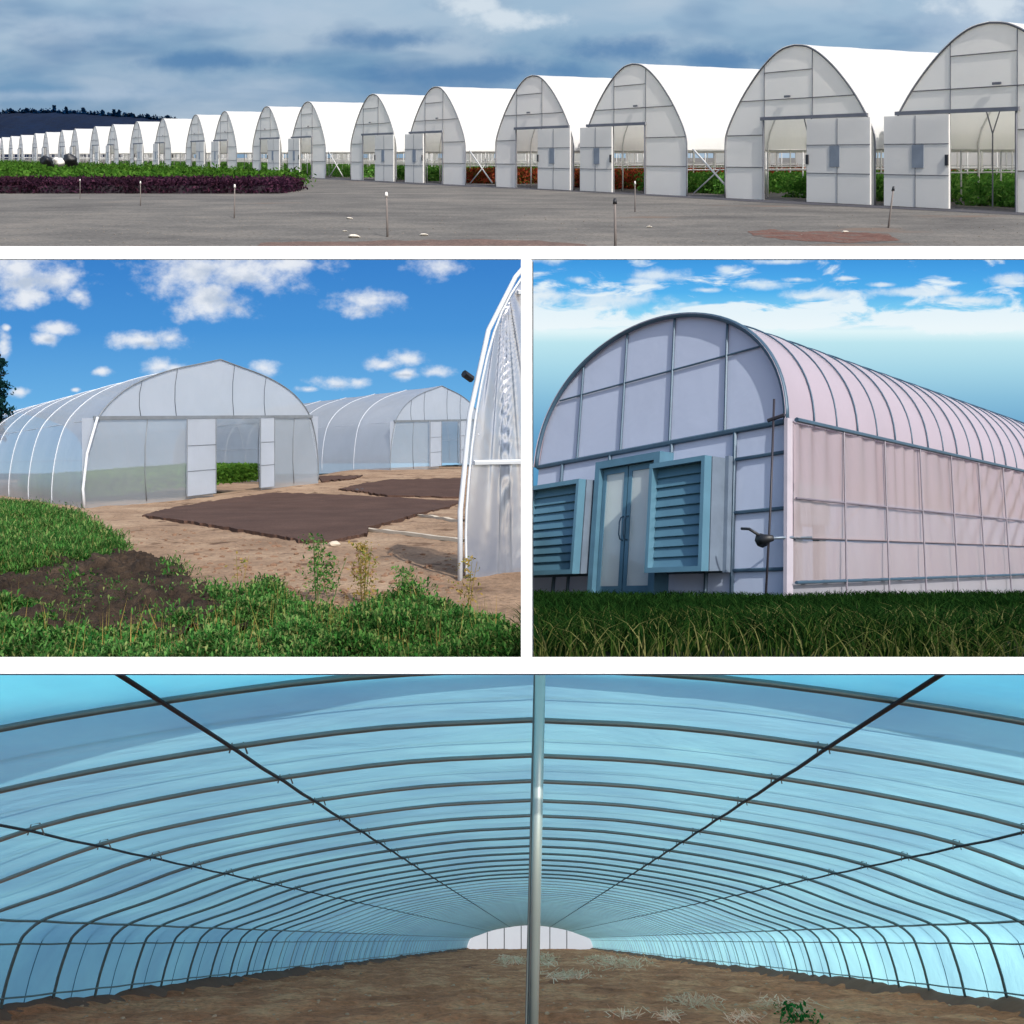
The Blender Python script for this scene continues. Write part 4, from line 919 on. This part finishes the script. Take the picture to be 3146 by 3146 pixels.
cc = s.math('MULTIPLY', mr.outputs[0], s.vgrad([(Rr(-30), W(1)), (Rr(290), W(1)), (Rr(350), W(.0)), (Rr(900), W(0))])); base = s.mix(s.math('MULTIPLY', cc, .9), base, lin(238, 248, 252))
def E5(L): return [(c5(x, y)[0], c5(x, y)[1], rx*.2571, ry*.2571) for x, y, rx, ry in L]
bl = s.blobs(E5([(90, 10, 130, 36), (200, 105, 60, 22), (500, 85, 160, 36), (440, 105, 100, 26), (900, 120, 150, 26), (780, 60, 60, 22), (1160, 160, 210, 32), (1500, 150, 230, 24), (1700, 180, 200, 22), (700, 140, 90, 14), (1050, 100, 80, 14), (1380, 120, 60, 12), (1230, 95, 50, 12), (1880, 100, 90, 36), (100, 160, 200, 50), (350, 180, 250, 40), (980, 30, 130, 14)]), 1.25, 3.0, .95, -.02, 9)
base = s.mix(s.math('MULTIPLY', bl, .8), base, lin(232, 242, 248))
o = sky_sheet('sky', 527.25, 1500, 252.3, 620, 148*SM, 'bright blue sky with wispy clouds behind the pink greenhouse'); o.data.materials.append(s.end(base))
# ================================================================== LOWER PLACE: inside the long blue tunnel
BA = 1.163; BT = (512-940)/F; BX = 18/F           # a unit; slope; sideways drift of the axis per metre
SP = .80; D0_ = 3.59*BA                            # hoop spacing, distance of the second hoop
def Tb(x, d, h): return ((x*BA+BX*d)*SB, d*SB, (BT*d+h*BA)*SB)
BP = [(4.34, -.72), (4.27, -.62), (4.2, -.33), (4.1, -.03), (4.04, .06), (3.92, .155), (3.72, .235), (3.35, .36), (2.68, .607), (2.0, .765), (1.33, .88), (.66, .965), (0, 1.0)]
bh = spl(BP, 3); bprof = bh+[(-a, b) for a, b in bh[::-1][1:]]
m_bf = film('blue_tunnel_film', lin(130, 200, 228), lin(170, 233, 253), .95, .0, .0, .35, S=SB, bump=.035, nscale=1.3, stretch=(.6, 1.4, 1), var=.17, mottle=.8)
m_bh = solid('tunnel_hoop', lin(112, 122, 122), .4, .3, S=SB); m_bh2 = solid('lit_tunnel_hoop', lin(196, 208, 208), .45, .1, S=SB); m_bp = solid('dark_purlin', lin(38, 42, 50), .6, S=SB); m_rope = solid('blue_grey_rope', lin(70, 120, 150), .7, S=SB)
m_pst = solid('post_steel', lin(165, 176, 172), .35, .5, S=SB, var=.08); m_ew = film('end_film_white', lin(235, 238, 245), lin(250, 250, 255), .7, .4, .02, .5, S=SB, bump=.01)
t = empty('tunnel_greenhouse', (0, 3*SB, (BT*3-.72)*SB), 'inside of the long low blue film tunnel with its dark hoops', 'greenhouse')
off = np.array((0, 3*SB, (BT*3-.72)*SB))
def To(x, d, h): p = Tb(x, d, h); return (p[0]-off[0], p[1]-off[1], p[2]-off[2])
DE = 62.5
b = MB(To); rows = []; n = int((DE-2.2)/SP*4)
for k in range(n+1):
    d = 2.2+(DE-2.2)*k/n; f = abs(math.sin(math.pi*(d-D0_)/SP))
    rows.append([(a*(1.012-.004*f), d, h+.02-.022*f*(1 if h > 0 else .3)) for a, h in bprof])
b.grid(rows); fo = b.build('tunnel_film', m_bf, t, smooth=True)
b = MB(To); hoops = []
b.tube([(a, 0, h) for a, h in bprof], .0155*SB, 7); h0 = b.build('hoop', m_bh, t, smooth=True)
b = MB(To); b.tube([(a*1.008, 0, h+.016) for a, h in bprof[1:-1]], .006*SB, 4); r0 = b.build('rope', m_rope, t, smooth=True)
nh = int((DE-D0_)/SP)
for k in range(-1, nh+1):
    d = D0_+SP*k
    if k == -1: o = h0
    else: o = h0.copy(); link(o, t)
    if k == -1: o.data = h0.data.copy()
    if k == 14: thin = MB(To); thin.tube([(a, 0, h) for a, h in bprof], .012*SB, 5); th_o = thin.build('hoop', m_bh2, t, smooth=True); th_me = th_o.data; bpy.data.objects.remove(th_o)
    if k >= 14: o.data = th_me  # far hoops take a paler copy, the light on them painted in
    o.location = (BX*d*SB, d*SB, BT*d*SB)
    if k < 26:
        o2 = r0 if k == -1 else r0.copy()
        if k > -1: link(o2, t)
        if k == -1: o2.data = r0.data.copy()
        dd = d+SP*.5; o2.location = (BX*dd*SB, dd*SB, BT*dd*SB)
for (a, h, r, m) in ((1.33, .86, .011, m_bp), (-1.33, .86, .011, m_bp), (2.68, .585, .009, m_bp), (-2.68, .585, .009, m_bp), (3.9, .15, .012, m_bh), (-3.9, .15, .012, m_bh), (4.08, -.03, .009, m_bh), (-4.08, -.03, .009, m_bh), (4.22, -.47, .009, m_bh), (-4.22, -.47, .009, m_bh)):
    b = MB(To); pts = [(a, 2.2, h)]
    for k in range(0, nh*2): d = D0_+SP*k/2; pts.append((a, d, h-(.006 if k % 2 else 0)))
    pts.append((a, DE, h)); b.tube(pts, r*SB, 5); b.build('purlin', m, t, smooth=True)
for a in (1.33, -1.33, 2.68, -2.68):
    h = .88 if abs(a) < 2 else .6
    for k in range(0, 9):
        d = D0_+SP*k; b = MB(To); b.tube([(a-.03, d-.02, h-.035), (a-.02, d+.0, h+.03), (a+.02, d+.01, h+.035), (a+.04, d+.02, h-.03)], .0045*SB, 4); b.build('wire_clip', m_bh, t, smooth=True)
b = MB(To); us = [-4.3+8.6*i/60 for i in range(61)]
def bph(u):
    u = abs(u)
    for (a, q), (c, w_) in zip(bh, bh[1:]):
        if c <= u <= a and a > c: return q+(w_-q)*(a-u)/(a-c)
    return 1.0 if u < .1 else -.6
for q, r in zip(us, us[1:]): b.quad((q, DE, -.75), (r, DE, -.75), (r, DE, bph(r)), (q, DE, bph(q)))
b.build('end_wall', m_ew, t)
for u in (-2.9, -1.75, -.6, .25, 1.35, 2.5):
    b = MB(To); b.tube([(u, DE-.1, -.7), (u, DE-.1, bph(u))], .035*SB, 4); b.build('end_post', m_bh, t)
NP = (0, -(665-512)/F, -1)
for o in list(t.children_recursive):
    if o.type == 'MESH' and (o.location.y < 6*SB or o.location.length < .01):
        # keep only what lies under the white divider's sight line
        if o.data.users > 1: 
            if o.name.startswith(('hoop', 'rope')): o.data = o.data.copy()
cut(t, NP, 1)
s = Sky('tunnel_glow_sky'); base = s.vgrad([(600, lin(196, 214, 232)), (860, lin(222, 230, 240)), (960, lin(236, 238, 244))]); nz = s.noise(.8, s.co, 5, .55, .3, (1, 1, 3)); base = s.mix(s.ramp(nz, [(.4, W(0)), (.65, W(1))]), base, lin(246, 248, 252))
o = sky_sheet('sky', -700, 1700, 690, 1100, 72*SB, 'pale glowing sky sheet added beyond the blue tunnel to light its far end'); o.data.materials.append(s.end(base, .78))  # emissive sky sheet added, made large to glow onto the far film
b = MB(); K_ = -(665.6-512)/F; o3 = off
for k in range(6):
    y0_, y1_ = (2.6+.9*k/6)*SB, (2.6+.9*(k+1)/6)*SB; hw = lambda y: 5.2*SB*math.sqrt(max(.0, 1-((y/SB-1.9)/1.62)**2))
    b.quad(*[(x-o3[0], y-o3[1], K_*y-o3[2]) for x, y in ((-hw(y0_), y0_), (hw(y0_), y0_), (hw(y1_), y1_), (-hw(y1_), y1_))])
b.build('added_mouth_film', m_bf, t)  # unseen sheet added over the cut mouth to filter the sun
# ---- centre post
d_ = 3.25; pb, pt = at(531.3, 1040, d_), at(540.6, 664, d_)
tp = empty('support_post', tuple(pb*SB), 'thick galvanised steel post standing in the middle of the blue tunnel', 'post')
v = (pt-pb)*SB; b = MB(); b.tube([(0, 0, -.3*SB), tuple(v)], .0215*SB, 20, True); b.build('shaft', m_pst, tp, smooth=True)
b = MB(); b.tube([tuple(v*.0+np.array((-.0205*SB, .008*SB, 0))), tuple(v+np.array((-.0205*SB, .008*SB, 0)))], .007*SB, 6, True); b.build('weld_seam', m_bh, tp)
# ---- soil floor
m_bs = earth('tunnel_soil', [(.25, lin(140, 74, 46)), (.5, lin(200, 116, 78)), (.78, lin(244, 168, 122))], SB, 1.3, 11, .14, stretch=(1, .5, 1))
rows = []
def gb(x, d):
    e = abs(x)/4.4; return -.6-.02+.045*fbm(x*BA, d, .9, 4)+.035*fbm(x*BA, d, 3.5, 4)-.05*max(0, e-.7)+.05*math.exp(-((abs(x)-4.22)/.12)**2)
for j in range(240):
    d = 3.6*(DE/3.6)**(j/239); rows.append([(-4.75+9.5*i/150, d, gb(-4.75+9.5*i/150, d)) for i in range(151)])
b = MB(Tb); b.grid(rows); o = b.build('ground', m_bs, smooth=True); tag(o, 'brown trodden soil floor of the blue tunnel', None, None, 'structure')
for sgn, lab in ((-1, 'left'), (1, 'right')):
    b = MB(Tb); rows = []
    for j in range(160):
        d = 3.6*(DE/3.6)**(j/159); ww = .12+.05*noise.noise(Vector((d*3, sgn*4, 0)))
        rows.append([(sgn*(4.42-(.22+ww*1.1)*i/5), d, gb(4.2, d)+[.0, .04, .06, .04, .0, -.06][i]*(1+.4*noise.noise(Vector((d*5, i*2, sgn))))) for i in range(6)])
    b.grid(rows); o = b.build('soil_bank', solid('dark_soil_'+lab, lin(120, 74, 54), .95, S=SB, bump=.02), smooth=True); tag(o, 'dark low bank of soil along the '+lab+' foot of the tunnel', None, None, 'structure')
def bg_(px, py):
    dx, dz = (px-512)/F, (512-py)/F; y = 3.8
    while y < DE-.5 and dz*y > BT*y+gb((dx-BX)*y/BA, y)*BA: y *= 1.01
    return np.array((dx*y, y, dz*y))
def c6(x, y): return (x*.265, 667.3+y*.265)
def c7(x, y): return (512+x*.265, 667.3+y*.265)
m_straw = leafy('straw', [lin(255, 172, 138), lin(255, 210, 180), lin(214, 126, 96)], SB, .1)
S1 = []
def sp(cx, cy, rx, ry, n):
    for _ in range(n): S1.append(bg_(cx+random.gauss(0, rx*.5), cy+random.gauss(0, ry*.5)))
for (x, y, rx, ry, n) in ((15, 1110, 60, 14, 130), (130, 1105, 40, 22, 160), (210, 1168, 80, 16, 220), (400, 1120, 110, 22, 260), (330, 1100, 60, 8, 80), (720, 1275, 70, 18, 130), (640, 1265, 60, 10, 60), (590, 1330, 40, 14, 60), (870, 1335, 60, 12, 70), (980, 1285, 90, 25, 90), (430, 1320, 60, 12, 40), (1100, 1300, 60, 30, 50)): sp(*c7(x, y), rx*.265, ry*.265, n)
sp(*c6(1905, 1110), 10, 5, 120)
P = np.array(S1); N = len(P); a = RNG.uniform(0, 6.3, N); L = RNG.uniform(.03, .09, N)*(P[:, 1]/8)**.7; dv = np.c_[np.cos(a)*L, np.sin(a)*L, RNG.uniform(.0, .035, N)]; wv = np.c_[-np.sin(a), np.cos(a), np.zeros(N)]*.004*(P[:, 1]/8)[:, None]
up = np.c_[np.zeros((N, 2)), RNG.uniform(.012, .06, N)]
V = np.stack([P-dv+up-wv, P-dv+up+wv, P+dv+up+wv, P+dv+up-wv], 1).reshape(-1, 3)
tag(np_mesh('straw', V*SB, np.arange(4*N).reshape(-1, 4), m_straw), 'pale straw and stalks strewn over the tunnel floor', None, None, 'stuff')
m_cl = solid('tunnel_clod', lin(190, 138, 108), .95, S=SB, bump=.01)
bmx = bmesh.new()
for _ in range(520):
    q = bg_(random.uniform(60, 1000), random.uniform(958, 1023)); r = random.uniform(.008, .03)*SB; res = bmesh.ops.create_icosphere(bmx, subdivisions=1, radius=r); s_ = Vector((random.random()*9, 2, 3))
    for v in res['verts']: v.co = v.co*(1+.5*noise.noise(v.co/r+s_)); v.co.z *= .6; v.co += Vector(tuple(q*SB))
me = bpy.data.meshes.new('clods'); bmx.to_mesh(me); bmx.free(); me.materials.append(m_cl); tag(link(bpy.data.objects.new('soil_crumbs', me)), 'small clods strewn over the tunnel soil', None, None, 'stuff')
g = bg_(*c7(1070, 1335)); t = empty('plant', tuple(g*SB), 'single low green plant at the bottom of the tunnel floor', 'plant')
b = MB(); b.tube([(0, 0, -.02*SB), (0, 0, .04*SB)], .006*SB, 5, True); b.build('stem', m_weed, t)
pp = np.c_[RNG.normal(0, .09, 160), RNG.normal(0, .08, 160), RNG.uniform(.01, .06, 160)]
leafcloud('leaves', pp, 0, .02, .03, 1, leafy('low_plant_leaves', [lin(40, 100, 50), lin(70, 140, 70)], SB), SB, None, None, parent=t, spread=.01)
